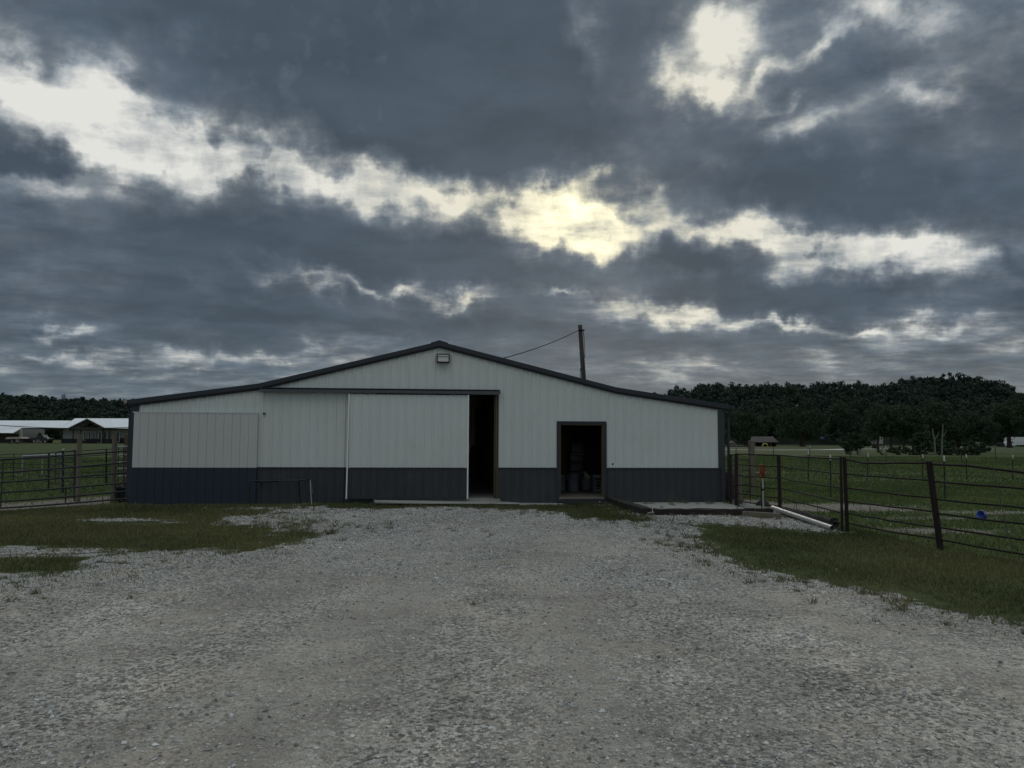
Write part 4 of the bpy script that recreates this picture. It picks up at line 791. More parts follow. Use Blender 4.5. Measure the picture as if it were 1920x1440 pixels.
# ------------------------------------------------------------------ wire fence with capped t-posts
wf = thing('wire_fence', 'thin wire pasture fence on dark steel posts with white caps', 'fence', (14, 30, 0))
TP = [((1515.5, 846), (1515.5, 903)), ((1627.7, 851), (1626, 903)), ((1730, 853), (1730, 903)), ((1811.8, 853), (1812.8, 902)), ((1899, 854), (1899, 899.6))]
row1 = []
for (tu, tv), (bu, bv) in TP: g_ = G(bu, bv); row1.append((D(tu, tv, g_[1]), g_))
TP2 = [((1556.7, 854), (1558, 932)), ((1770, 856), (1772, 935))]; row2 = []
for (tu, tv), (bu, bv) in TP2: g_ = G(bu, bv); row2.append((D(tu, tv, g_[1]), g_))
row2 = [(row2[0][0]+(row2[0][0]-row2[1][0])*1.0, row2[0][1]+(row2[0][1]-row2[1][1])*1.0)]+row2+[(row2[1][0]+(row2[1][0]-row2[0][0])*k, row2[1][1]+(row2[1][1]-row2[0][1])*k) for k in (1, 2)]
row1 = row1+[(row1[-1][0]+np.array((3.2, 1.0, 0))*k, row1[-1][1]+np.array((3.2, 1.0, 0))*k) for k in (1, 2)]
wf2 = thing('wire_fence', 'nearer wire fence with two white capped posts seen through the rusted pipe fence', 'fence', (11, 23, 0))
for row, root, wi in ((row1, wf, 4), (row2, wf2, 4)):
    for tp, gp in row:
        gp = gp-np.array((0, 0, .05)); mb = MB(); mb.prism([gp+(-.02, 0, 0), gp+(.02, 0, 0), gp+(.02, .006, 0), gp+(.004, .006, 0), gp+(.004, .035, 0), gp+(-.004, .035, 0), gp+(-.004, .006, 0), gp+(-.02, .006, 0)], tp-gp)
        for k in range(1, 12): q = gp+(tp-gp)*k/12.5; mb.rbox(q+(0, -.006, 0), (.022, .012, .015), 0, .003)
        o = mb.build('t_post', M_['tpost'], root); mb = MB(); mb.tube([tp-(0, 0, .14), tp, tp+(0, 0, .03)], [.024, .024, .016], 8); mb.build('cap', M_['capw'], o)
        for hh in (.35, .75, 1.05):
            if hh < tp[2]-.1: mb = MB(); q = gp+(0, -.02, hh+.05); mb.rbox(q, (.05, .03, .06), 0, .008); mb.build('insulator', M_['black'], o)
    for hh in (1.08, .78, .45, .2)[:wi]:
        pts = []
        for i, (tp, gp) in enumerate(row):
            p = gp+(0, -.03, min(hh, tp[2]-.12)); pts.append(p)
            if i < len(row)-1: pts.append((p+row[i+1][1]+(0, -.03, min(hh, row[i+1][0][2]-.12)))/2-(0, 0, .02))
        mb = MB(); mb.tube(pts, .0035, 4); mb.build('strand', M_['wire'], root)
ff = thing('wire_fence', 'distant wire fence line crossing the field before the pale lane', 'fence', (30, 68, 0))
for k in range(17):
    x = 18+k*3.2; y = 62+.10*k*3.2+(k % 3)*.3; mb = MB(); mb.tube([(x, y, -.05), (x+.02, y, 1.25)], .03, 5); o = mb.build('t_post', M_['tpost'], ff)
    if k % 2 == 0: mb = MB(); mb.tube([(x+.02, y, 1.15), (x+.02, y, 1.32)], .036, 6); mb.build('cap', M_['capw'], o)
for z in (1.1, .7, .35): mb = MB(); mb.tube([(18, 61.95, z), (69.2, 67.0, z)], .006, 4); mb.build('strand', M_['wire'], ff)
fg = thing('field_gate', 'small grey field gate standing by the brush at the edge of the pasture', 'gate', (36, 72, 0))
q = D(1611.5, 842, 76); q2 = D(1621.5, 846, 76)
mb = MB(); mb.tube([(q[0], 76, 0), q], .12, 6); mb.build('post', M_['wood'], fg)
for v in (846, 849.5, 853, 856): a_ = D(1612, v, 76); b_ = D(1622, v+.4, 76); mb = MB(); mb.tube([a_, b_], .03, 5); mb.build('rail', M_['wood'], fg)
# blue tub
t = thing('plastic_tub', 'small bright blue plastic tub tipped on its side in the pasture grass', 'tub', tuple(G(1840, 976)))
M = Matrix.Rotation(R_(-68), 4, 'Y') @ Matrix.Rotation(R_(20), 4, 'X'); M = M @ Matrix.Scale(.70, 4); c = G(1847, 976)+np.array((0.0, .02, .075))
mb = MB(); mb.lathe(c, [(0, 0), (.085, .0), (.105, .02), (.125, .17), (.138, .175), (.136, .187), (.118, .18), (.098, .03), (0, .025)], 24, M=M); mb.build('tub_body', M_['blue'], t)
# ------------------------------------------------------------------ left: gate, posts, corral
def gz(x, y): return float(H(x, y))
lg = thing('pen_gate', 'black six rail pipe gate closing the gap left of the barn, sagging to the left', 'gate', (-12, 19.4, -.1))
xa_, xb_ = -14.3, -9.63
def gpnt(f, k):   # f 0..1 left->right, k rail
    L = D(0, (860.7, 884.4, 902.7, 921.8, 938.7, 950.9)[k], 19.36); Rr = D(247, (844.7, 866, 885, 904.3, 920.3, 934)[k], 19.55); s = (xa_+(xb_-xa_)*f-L[0])/(Rr[0]-L[0]); return L+(Rr-L)*s
RL = []
for k in range(6):
    pts = [gpnt(f, k)+np.array((0, 0, -.03*math.sin(math.pi*f)*(1 if k else .6))) for f in np.linspace(0, 1, 13)]; RL.append(pts); mb = MB(); mb.tube(pts, .0215 if k else .023, 9); mb.build('rail', M_['darkst'], lg)
mb = MB(); mb.tube([RL[0][-1], RL[0][-1]+np.array((.05, .02, -.06)), RL[5][-1]+np.array((.05, .02, .05)), RL[5][-1]], .022, 8); mb.tube([RL[0][0], RL[5][0]], .022, 8); mb.build('end_tube', M_['darkst'], lg)
for f, k0 in ((.645, 3), (.30, 0)):
    i = int(round(f*12)); mb = MB(); mb.tube([RL[k0][i]+np.array((0, .02, 0)), RL[5][i]+np.array((0, .02, 0))], .015, 7); mb.build('brace', M_['darkst'], lg)
q = D(149.5, 813, 21.7); wpost((q[0]+.03, q[1], -.2), q, .066, 'grey round wooden post behind the black gate, the left one of the pair')
q = D(215.5, 813, 20.0); wpost((q[0]+.02, q[1], -.2), q, .064, 'grey round wooden post behind the black gate, the one closer to the barn')
q = D(238, 816, 23.5); wpost((q[0], q[1], -.1), q+np.array((.05, 0, .02)), .07, 'brown wooden post partly hidden behind the barn corner', True, 'brown')
# water tank behind the gate
q = G(229, 944); t = thing('stock_tank', 'dark green stock tank on the ground behind the gate against the barn', 'tank', (q[0]+.02, q[1]+.6, 0))
mb = MB(); M = Matrix.Scale(.7, 4, (0, 1, 0)); mb.lathe((-10.03, 20.35, -.02), [(0, 0), (.36, 0), (.38, .05), (.385, .20), (.395, .22), (.39, .36), (.41, .37), (.41, .40), (.37, .40), (.355, .08), (0, .06)], 28, M=M); mb.build('tank_body', M_['green'], t)
for k in range(4): mb = MB(); a_ = -2.2+k*.35; mb.tube([(-10.03+.40*math.cos(a_), 20.35+.28*math.sin(a_), .36), (-10.03+.40*math.cos(a_), 20.35+.28*math.sin(a_), .52)], .012, 6); mb.build('rim_peg', M_['darkst'], t)
# pale rails of a second gate behind
gg = thing('pen_gate', 'pale galvanised gate seen between the wooden post and the barn', 'gate', (-11.3, 23.3, 0))
for (v0, v1) in ((837.5, 836.5), (853, 852), (867, 865), (879, 877.5), (893, 892)):
    mb = MB(); mb.tube([D(221, v0, 22.9), D(262, v1, 23.2)], .022, 8); mb.build('rail', M_['galv'], gg)
for u in (222, 232, 244): mb = MB(); mb.tube([D(u, 839, 22.95), D(u, 915, 22.95)], .016, 7); mb.build('upright', M_['darkst'], gg)
co = thing('corral_fence', 'dark pipe corral fence with thin rails in the pasture behind the black gate', 'fence', (-16, 26, 0))
CP = [((140.6, 844), (140.6, 929.5), .035), ((118.4, 845), (118.4, 913), .045), ((91.7, 849), (91.7, 909), .035), ((26, 851), (26, 898), .022), ((-40, 853), (-40, 898), .03)]
cps = []
for (tu, tv), (bu, bv), r in CP:
    g_ = G(bu, bv, -.05); tp = D(tu, tv, g_[1]); cps.append((tp, g_)); mb = MB(); mb.tube([g_-(0, 0, .2), tp], r, 8); o = mb.build('post', M_['darkst'], co)
mb = MB(); mb.tube([cps[1][0], cps[1][0]+(0, 0, .07)], .035, 8); mb.build('cap', M_['capw'], o)
for a_, b_ in zip(cps[:-1], cps[1:]):
    for k in range(6):
        f = (1.0, .82, .64, .46, .28, .10)[k]; mb = MB(); mb.tube([a_[1]+(a_[0]-a_[1])*f, (a_[1]+(a_[0]-a_[1])*f+b_[1]+(b_[0]-b_[1])*f)/2-(0, 0, .03), b_[1]+(b_[0]-b_[1])*f], .016, 6); mb.build('rail', M_['darkst'], co)
ca, cb2 = cps[0], None
c2 = thing('corral_fence', 'second dark pipe corral fence running right behind the wooden posts', 'fence', (-15, 30, 0))
pr = [(D(104.7, 849, 29.5), G(104.7, 903)), (D(199.4, 842, 30), G(199.4, 900)), (D(270, 842, 30), G(270, 900))]
for tp, g_ in pr: mb = MB(); mb.tube([g_-(0, 0, .1), tp], .03, 8); mb.build('post', M_['darkst'], c2)
for a_, b_ in zip(pr[:-1], pr[1:]):
    for f in (1., .82, .64, .46, .28, .1): mb = MB(); mb.tube([a_[1]+(a_[0]-a_[1])*f, b_[1]+(b_[0]-b_[1])*f], .016, 6); mb.build('rail', M_['darkst'], c2)
mb = MB(); a_, b_ = D(43, 855.5, 33), D(117, 852, 33); mb.tube([a_, b_], .045, 6)
for p_ in (a_, b_, (a_+b_)/2): mb.tube([p_, (p_[0], p_[1], 0)], .03, 6)
o = mb.build('hitching_rail', M_['galv']); tag(o, 'pale horizontal rail behind the corral on the left', 'rail')
# utility pole
t = thing('utility_pole', 'leaning wooden utility pole rising behind the right slope of the barn roof', 'utility pole', (3.2, 30, 0))
tp = D(1087.5, 609.5, 30); bp_ = D(1094.5, 712, 30); d_ = (bp_-tp); b0 = tp+d_*(tp[2]+.3)/(-d_[2])
mb = MB(); mb.tube([b0+(tp-b0)*k/10 for k in range(11)], [.125-.003*k-.015*(k/10) for k in range(11)], 14); mb.build('pole', M_['poleW'], t)
mb = MB(); q = D(1093.2, 619, 29.95); mb.tube([D(1086, 619, 29.86), q, q+np.array((.06, 0, 0))], .03, 8); mb.build('cable_clamp', M_['black'], t)
mb = MB(); mb.tube([D(u, v, 29.9) for u, v in ((1093.5, 620), (1095, 632), (1095.5, 645), (1096.8, 660), (1096.6, 668), (1095.0, 672), (1094.5, 690), (1096, 720))], .012, 6); mb.tube([D(u, v, 29.95) for u, v in ((1088.5, 690), (1087.5, 700), (1088.5, 712), (1090, 730))], .012, 6); mb.build('drop_cable', M_['black'], t)
mb = MB(); a_ = D(1084.5, 619.5, 29.9); b_ = D(938, 673, 24); mb.tube([a_+(b_-a_)*f-np.array((0, 0, .30*4*f*(1-f)*.3)) for f in np.linspace(0, 1.25, 16)], .014, 6); o = mb.build('overhead_cable', M_['black']); tag(o, 'thin black cable sagging from the utility pole to the barn roof', 'cable')
# ------------------------------------------------------------------ house on the left
HD = 170.
def hp(u, v, dy=0.): return tuple(D(u, v, HD+dy))
def c7(x, y, dy=0.): return hp(x/6.544, 740+y/6.544, dy)
HZ = c7(300, 600)[2]
house = thing('ranch_house', 'long low ranch house with white metal roof, dark timber porch gable and carport', 'house', (-100, 170, HZ))
def vwall(name, x0, x1, y0, y1, dy, mat, th=.3, parent=None):   # rectangle given by sightings, built as an upright slab
    a, b = c7(x0, y1, dy), c7(x1, y0, dy); mb = MB(); mb.box((a[0], a[1], a[2]), (b[0], a[1]+th, b[2])); return mb.build(name, mat, parent or house)
vwall('wall', 768, 1900, 425, 545, 3.0, M_['hwall']); vwall('wall_base', 750, 1900, 545, 600, 2.8, M_['hdark'])
def roofq(name, pts, parent=house, mat='wroof', th=.18):
    mb = MB(); P = [np.array(c7(*p)) for p in pts]; mb.prism([tuple(p) for p in P], (0, .05, -th)); return mb.build(name, M_[mat], parent)
roofq('roof', [(745, 412, 0), (1800, 415, 0), (1760, 292, 7), (920, 290, 7)])
roofq('roof', [(-500, 470, -3), (150, 472, -3), (262, 409, 0), (745, 412, 0), (870, 318, 6), (-500, 316, 6)])
vwall('fascia', 262, 850, 410, 424, -.1, M_['beam'], .15); vwall('fascia', 1275, 1800, 414, 427, -.1, M_['beam'], .15); vwall('fascia', -500, 150, 470, 478, -3.1, M_['beam'], .15)
vwall('wall', -500, 235, 478, 545, 0, M_['brown']); vwall('wall_base', -500, 270, 540, 600, -.1, M_['hdark'])
mb = MB(); mb.prism([c7(150, 478, -.3), c7(268, 420, -.3), c7(270, 540, -.3), c7(235, 540, -.3), c7(235, 480, -.3)], (0, .3, 0)); mb.build('carport_gable', M_['hwall'], house)
vwall('wall', 270, 540, 424, 540, 8, M_['hwall']); vwall('wall_base', 270, 540, 540, 600, 7.8, M_['hdark'])
f_ = vwall('window', 470, 500, 470, 505, 7.8, M_['glass'], .1)
for x in (543, 755): vwall('carport_post', x-5, x+5, 415, 600, .3, M_['beam'])
# porch
mb = MB(); A_, B_, C_ = np.array(c7(852, 412, -4)), np.array(c7(1070, 303, -4)), np.array(c7(1278, 412, -4))
for p, q in ((A_, B_), (B_, C_)):
    d = q-p; mb.prism([p+(0, 0, .05), q+(0, 0, .05), q-(0, 0, .42), p-(0, 0, .42)], (0, .35, 0))
mb.prism([A_+(0, 0, .1), C_+(0, 0, .1), C_-(0, 0, .25), A_-(0, 0, .25)], (0, .34, 0))
m_ = (A_+C_)/2; mb.prism([m_+(-.12, .02, 0), m_+(.12, .02, 0), B_+(.12, .02, -.4), B_+(-.12, .02, -.4)], (0, .25, 0))
for s, e in ((m_+(0, .03, 0), (A_+B_)/2), (m_+(0, .03, 0), (C_+B_)/2)): mb.tube([s, e-np.array((0, -.1, .3))], .13, 4)
pg = mb.build('porch_truss', M_['beam'], house)
mb = MB(); A2, B2, C2 = A_+(0, 3.8, 0), B_+(0, 3.8, -.1), C_+(0, 3.8, 0); mb.prism([A2, B2, C2], (0, .1, 0)); mb.build('gable_board', M_['beam'], house)
mb = MB(); B3 = B_+(0, 9, 0); mb.prism([A_+(-.25, -.1, .02), B_+(0, -.1, .12), B3, A_+(-.25, 6.0, .02)], (0, 0, .14)); mb.prism([C_+(.25, -.1, .02), B_+(0, -.1, .12), B3, C_+(.25, 6.0, .02)], (0, 0, .14)); mb.build('roof', M_['wroof'], house)
for x in (893, 983, 1258, 1338): vwall('porch_post', x-7, x+7, 412, 600, -3.8, M_['beam'])
for x, w, y1, nm in ((1040, 17, 560, 'window'), (1097, 17, 560, 'window'), (1153, 17, 560, 'window'), (1225, 22, 592, 'door'), (1280, 15, 592, 'door'), (1332, 14, 570, 'window'), (1395, 17, 580, 'window'), (1450, 19, 580, 'window')):
    o = vwall(nm, x-w+4, x+w-4, 460, y1-4, 2.86, M_['glass'], .1)
    mb = MB(); a, b = c7(x-w-4, y1+3, 2.75), c7(x+w+4, 450, 2.75); a2, b2 = c7(x-w+4, y1-4, 2.75), c7(x+w-4, 460, 2.75)
    if nm == 'window' or w > 20:
        mb.box((a[0], a[1], a[2]), (a2[0], a[1]+.12, b[2])); mb.box((b2[0], a[1], a[2]), (b[0], a[1]+.12, b[2])); mb.box((a2[0], a[1], b2[2]), (b2[0], a[1]+.12, b[2])); mb.box((a2[0], a[1], a[2]), (b2[0], a[1]+.12, a2[2])); mb.build('frame', M_['stripw'], o)
    o2 = None
a, b = c7(-520, 612, -9), c7(1800, 598, 0); mb = MB(); mb.box((a[0], a[1], HZ-.1), (b[0], b[1]+6, HZ+.08)); o = mb.build('house_terrace', M_['conc']); tag(o, kind='structure')
mb = MB(); mb.prism([c7(700, 640, -22), c7(850, 612, -8), c7(880, 612, -8), c7(760, 640, -22)], (0, 0, .04)); o = mb.build('path', M_['lane']); tag(o, kind='structure')
def chair(x, y1, dy, mat, label):
    p = np.array(c7(x, y1, dy)); mb = MB(); z = HZ+.08; mb.box((p[0]-.45, p[1]-.4, z+.35), (p[0]+.45, p[1]+.4, z+.50)); mb.box((p[0]-.45, p[1]+.3, z+.5), (p[0]+.45, p[1]+.42, z+1.05))
    for sx in (-.4, .35):
        for sy in (-.38, .3): mb.box((p[0]+sx, p[1]+sy, z), (p[0]+sx+.07, p[1]+sy+.07, z+.36))
    for sx in (-.45, .38): mb.box((p[0]+sx, p[1]-.4, z+.5), (p[0]+sx+.07, p[1]+.3, z+.7))
    o = mb.build('porch_chair', M_[mat]); tag(o, label, 'chair', 'chairs on the house porch')
for x, lb in ((1060, 'dark porch chair under the first window of the distant house'), (1100, 'dark porch chair below the second window of the distant house'), (1140, 'dark porch chair below the third window of the distant house'), (1185, 'dark porch chair just left of the distant house door'), (1300, 'dark porch chair just right of the distant house door')): chair(x, 595, -.5, 'hdark', lb)
p = np.array(c7(1510, 590, 1)); mb = MB(); mb.rbox((p[0], p[1], HZ+.85), (1.3, .7, .5), 0, .08); mb.rbox((p[0]-.2, p[1], HZ+1.2), (.9, .6, .3), 0, .1)
for s in (-.5, .5): mb.box((p[0]+s-.05, p[1]-.2, HZ+.05), (p[0]+s+.05, p[1]+.2, HZ+.62))
o = mb.build('grill', M_['beam']); tag(o, 'dark barbecue grill against the right wall of the distant house', 'grill')
# pickup under the carport
def wheel(mb, x, y, z, r, w=.22): mb.tube([(x, y-w/2, z+r), (x, y-w/2+.03, z+r), (x, y+w/2-.03, z+r), (x, y+w/2, z+r)], [r*.9, r, r, r*.9], 18)
def vehicle(name, label, cat, x0, y0, L, prof, cabin, mat, wheels, zg, hw=.95, glass=None, parts=()):
    t = thing(name, label, cat, (x0+L/2, y0, zg)); mb = MB(); mb.prism([(x0+a*L, y0-hw, zg+z) for a, z in prof], (0, 2*hw, 0)); mb.build('body', mat, t)
    if cabin: mb = MB(); mb.prism([(x0+a*L, y0-hw*.9, zg+z) for a, z in cabin], (0, 1.8*hw, 0)); mb.build('cab', mat, t)
    for g_ in (glass or []): mb = MB(); mb.prism([(x0+a*L, y0-hw*.9-.02, zg+z) for a, z in g_], (0, .05, 0)); mb.build('window', M_['glass'], t)
    for w in wheels:
        for s in (-1, 1): mb = MB(); wheel(mb, x0+w*L, y0+s*(hw-.12), zg, .40); o = mb.build('wheel', M_['black'], t); mb = MB(); mb.tube([(x0+w*L, y0+s*(hw+.0)-.01, zg+.4), (x0+w*L, y0+s*(hw+.0)+.01, zg+.4)], .22, 12); mb.build('rim', M_['galv'], o)
    return t
a = c7(378, 592, -1); b = c7(592, 592, -1); L = b[0]-a[0]
tk = vehicle('pickup_truck', 'dark pickup truck parked under the carport of the distant house', 'pickup truck', a[0], a[1]+1, L, [(0, .5), (.98, .5), (1, .62), (1, 1.0), (.90, 1.18), (.70, 1.25), (.0, 1.2)], [(.28, 1.2), (.34, 1.82), (.62, 1.85), (.74, 1.24)], M_['card'], (.18, .80), HZ+.08, glass=[[(.37, 1.28), (.385, 1.72), (.48, 1.74), (.48, 1.28)], [(.50, 1.28), (.50, 1.74), (.60, 1.74), (.68, 1.28)]])
mb = MB(); mb.rbox((b[0]-.12, a[1]+.1, HZ+1.15), (.3, .5, .25), .0, .06); mb.build('bright_hood_corner', M_['stripw'], tk)  # added white block for the bright corner of the hood, not a lamp
# canopy cart in front
q0, q1 = np.array(c7(62, 545, -16)), np.array(c7(275, 520, -16)); zg = HZ-.25
t = thing('canopy_cart', 'utility trailer with a tan canopy roof parked on the lawn before the left wing', 'trailer', (q0[0]+2.5, q0[1], zg))
mb = MB(); c_ = (q0+q1)/2; W_ = q1[0]-q0[0]; mb.prism([(q0[0], q0[1], q1[2]-.35), (q0[0]+W_*.12, q0[1], q1[2]-.02), (q1[0]-W_*.1, q0[1], q1[2]), (q1[0], q0[1], q1[2]-.25), (q1[0], q0[1], q1[2]-.32), (q0[0], q0[1], q1[2]-.42)], (0, 2.2, 0)); mb.build('canopy', M_['tan'], t)
for f in (.10, .92):
    for dy in (.1, 2.0): mb = MB(); x = q0[0]+W_*f; mb.box((x, q0[1]+dy, zg), (x+.09, q0[1]+dy+.09, q1[2]-.2)); mb.build('canopy_leg', M_['beam'], t)
mb = MB(); mb.box((q0[0]+W_*.02, q0[1], zg+.45), (q1[0]-W_*.02, q0[1]+2.2, zg+.62)); mb.build('deck', M_['hdark'], t)
for f in (.3, .7): mb = MB(); wheel(mb, q0[0]+W_*f, q0[1]-.1, zg, .33); mb.build('wheel', M_['black'], t)
mb = MB(); mb.rbox((q0[0]+W_*.62, q0[1]+.6, zg+.95), (.5, .5, .6), .2, .05); mb.rbox((q0[0]+W_*.3, q0[1]+.6, zg+.8), (.3, .3, .4), .2, .05); mb.build('seat', M_['tan'], t)
p = np.array(c7(465, 620, -14)); mb = MB(); mb.rbox((p[0], p[1], HZ+.42), (.55, .4, .9), 0, .05); mb.rbox((p[0]+.55, p[1], HZ+.3), (.35, .35, .6), 0, .05); mb.tube([(p[0]-.1, p[1]-.3, HZ+.25), (p[0]-.1, p[1]+.3, HZ+.25)], .25, 12)
o = mb.build('yard_cart', M_['lumber']); tag(o, 'small pale yard cart standing on the lawn in front of the carport', 'cart')
for nm, z, s in (('overhead_line', 0, 0), ('overhead_line', .5, 1)):
    mb = MB(); a_, b_ = np.array(c7(-600, 316+s*4, -60)), np.array(c7(2600, 320+s*4, -60)); mb.tube([a_+(b_-a_)*f-np.array((0, 0, 1.2*4*f*(1-f)*.9)) for f in np.linspace(0, 1, 20)], .028, 5)
    o = mb.build(nm, M_['wire']); tag(o, ('lower' if s else 'upper')+' dark overhead line passing in front of the distant white roof', 'cable')
# cell tower on the left hill
q = D(120, 751, 900); mb = MB(); top = D(120, 739.5, 900); base = float(H(q[0], q[1])); 
for sx, sy in ((-1, -1), (1, -1), (0, 1)): mb.tube([(q[0]+sx*3.0, q[1]+sy*3, base), (q[0]+sx*1.2, q[1]+sy*1.2, top[2]-6)], .45, 4)
for k in range(14): z = base+(top[2]-base)*k/14; w = 3-1.8*k/14; mb.tube([(q[0]-w, q[1]-w, z), (q[0]+w, q[1]-w, z+2), (q[0], q[1]+w, z), (q[0]-w, q[1]-w, z)], .25, 4)
for k in range(3): mb.rbox((q[0], q[1]-1.2, top[2]-1-k*2.5), (4.6, 2.4, 1.6), 0, .2)
mb.tube([(q[0], q[1], top[2]-6), (q[0], q[1], top[2]+1.5)], .3, 4)
o = mb.build('cell_tower', surf('tower_steel', (.20, .25, .30), .6, .1)); tag(o, 'pale lattice cell tower on the skyline of the left hill', 'tower')
# ------------------------------------------------------------------ right distance
def c8(x, y, d): return tuple(D(1600+x/6, 760+y/6, d))
def c6(x, y, d): return tuple(D(1340+x/6.4, 800+y/6.4, d))
sh = thing('open_shed', 'low open fronted shed with a rusty roof across the far right field', 'shed', c6(600, 250, 245))
A_, B_ = np.array(c6(425, 185, 245)), np.array(c6(745, 185, 245)); T1, T2 = np.array(c6(440, 118, 252)), np.array(c6(700, 118, 252))
mb = MB(); mb.prism([A_, B_+(.6, 0, 0), T2, T1], (0, .1, -.25)); mb.build('roof', M_['rusty'], sh)
gzb = 0.; mb = MB(); mb.box((A_[0]+.3, 249, gzb), (B_[0]-.2, 249.3, A_[2])); mb.box((A_[0]+.3, 245.2, gzb), (A_[0]+.55, 249, A_[2])); mb.box((B_[0]-.4, 245.2, gzb), (B_[0]-.1, 249, A_[2])); mb.build('wall', M_['beam'], sh)
for f in (.2, .48, .78): mb = MB(); x = A_[0]+(B_[0]-A_[0])*f; mb.box((x, 245.3, gzb), (x+.22, 245.5, A_[2])); mb.build('post', M_['wood'], sh)
p = np.array(c6(605, 227, 244)); mb = MB(); mb.tube([(p[0]+.85*math.cos(w), p[1], p[2]+.6*math.sin(w)) for w in np.linspace(0, 2*math.pi, 21)], .17, 8); o = mb.build('ring_float', M_['yel']); tag(o, 'yellow ring leaning against the front of the rusty roofed shed', 'ring')
p0 = np.array(c6(190, 235, 250)); q = np.array(c6(255, 190, 250)); mb = MB(); mb.box((p0[0], 250, -.1), (q[0], 253, q[2]-.3)); mb.prism([(p0[0]-.2, 249.9, q[2]-.3), (q[0]+.2, 249.9, q[2]-.3), ((p0[0]+q[0])/2, 249.9, q[2]+.5)], (0, 3.2, 0)); mb.box((p0[0]+.9, 249.9, 0), (p0[0]+1.6, 250, q[2]-.9)); o = mb.build('small_shed', M_['wood']); tag(o, 'tiny pale shed near the trees just right of the barn edge', 'shed')
p0, q = np.array(c6(1240, 200, 320)), np.array(c6(1365, 115, 320)); mb = MB(); mb.prism([(p0[0], 320, 0), (q[0], 320, 0), (q[0], 320, q[2]-.2), (p0[0]+3.6, 320, q[2]), (p0[0], 320, q[2]-2.2)], (0, 5, 0)); o = mb.build('blue_tent', M_['tarp']); tag(o, 'blue tarp covered shed far across the field between the big oak and the brush', 'shed')
for i, (x0, x1, y0) in enumerate(((1372, 1435, 105), (1440, 1490, 112))):
    p0, q = np.array(c6(x0, 205, 318)), np.array(c6(x1, y0, 318)); mb = MB()
    for k in range(4): mb.rbox(((p0[0]+q[0])/2, 318+k*.4, (k+.5)*q[2]/4), (q[0]-p0[0], 2.5, q[2]/4-.1), .03*k, .3)
    o = mb.build('bale_stack', M_['tan'] if i else M_['lumber']); tag(o, ('right, lower' if i else 'left, taller')+' stack of pale wrapped bales beside the blue tarp shed', 'bales', 'stacks beside the blue shed')
# camper and pickup at the right edge
a = np.array(c8(1685, 490, 270)); zg = 0.05
vehicle('pickup_truck', 'white pickup truck parked in front of the travel trailer at the right edge', 'pickup truck', a[0], 270, c8(1760, 0, 270)[0]-a[0]+.8, [(0, .5), (1, .5), (1, 1.35), (.0, 1.25)], [(.2, 1.3), (.3, 2.05), (.85, 2.05), (.95, 1.3)], M_['carp'], (.2, .8), zg, glass=[[(.32, 1.4), (.38, 1.9), (.56, 1.9), (.56, 1.4)], [(.6, 1.4), (.6, 1.9), (.8, 1.9), (.86, 1.4)]])
x0 = c8(1742, 0, 271)[0]; x1 = c8(2060, 0, 271)[0]; L = x1-x0
t = vehicle('travel_trailer', 'long white fifth wheel travel trailer at the right edge of the far field', 'travel trailer', x0, 273, L, [(0, 1.5), (.12, 1.4), (.14, .75), (1, .75), (1, 3.3), (.9, 3.45), (.2, 3.5), (.03, 3.3)], None, M_['carp'], (.60, .70), zg, hw=1.25, glass=[[(.09, 1.9), (.09, 2.6), (.16, 2.6), (.16, 1.9)], [(.19, 1.9), (.19, 2.6), (.24, 2.6), (.24, 1.9)], [(.34, 1.6), (.34, 2.4), (.40, 2.4), (.40, 1.6)], [(.5, 1.9), (.5, 2.5), (.62, 2.5), (.62, 1.9)], [(.74, 1.0), (.74, 2.6), (.79, 2.6), (.79, 1.0)]])
mb = MB()
for k in range(5): mb.prism([(x0+L*(.3+.1*k), 273-1.29, zg+1.3+.25*(k % 2)), (x0+L*(.38+.1*k), 273-1.29, zg+1.5+.2*(k % 2)), (x0+L*(.38+.1*k), 273-1.29, zg+1.6+.2*(k % 2)), (x0+L*(.3+.1*k), 273-1.29, zg+1.36+.25*(k % 2))], (0, .04, 0))
mb.build('side_stripe', M_['tote'], t)
p = np.array(c8(1660, 495, 268)); mb = MB(); mb.rbox((p[0], 268, .7), (2.0, 1.6, 1.4), 0, .15); o = mb.build('garbage_bin', M_['beam']); tag(o, 'dark box shaped bin left of the white pickup at the right edge', 'bin')
for (x0_, x1_, y0_, lb) in ((190, 330, 352, 'long white trailer roofed shed glimpsed behind the tree trunks'), (1300, 1460, 400, 'small white trailer glimpsed through the brush left of the camper'), (930, 1010, 330, 'white vehicle roof glimpsed between the trees above the dead trunk')):
    p0 = c8(x0_, 0, 300)[0]; p1 = c8(x1_, 0, 300)[0]; zt = c8(0, y0_, 300)[2]; mb = MB(); zb_ = zt-1.9; mb.rbox(((p0+p1)/2, 301.5, (zt+0)/2), (p1-p0, 2.6, max(zt, .8)), 0, .4); 
    o = mb.build('parked_trailer', M_['tote'] if x0_ == 930 else M_['hwall']); tag(o, lb, 'trailer')
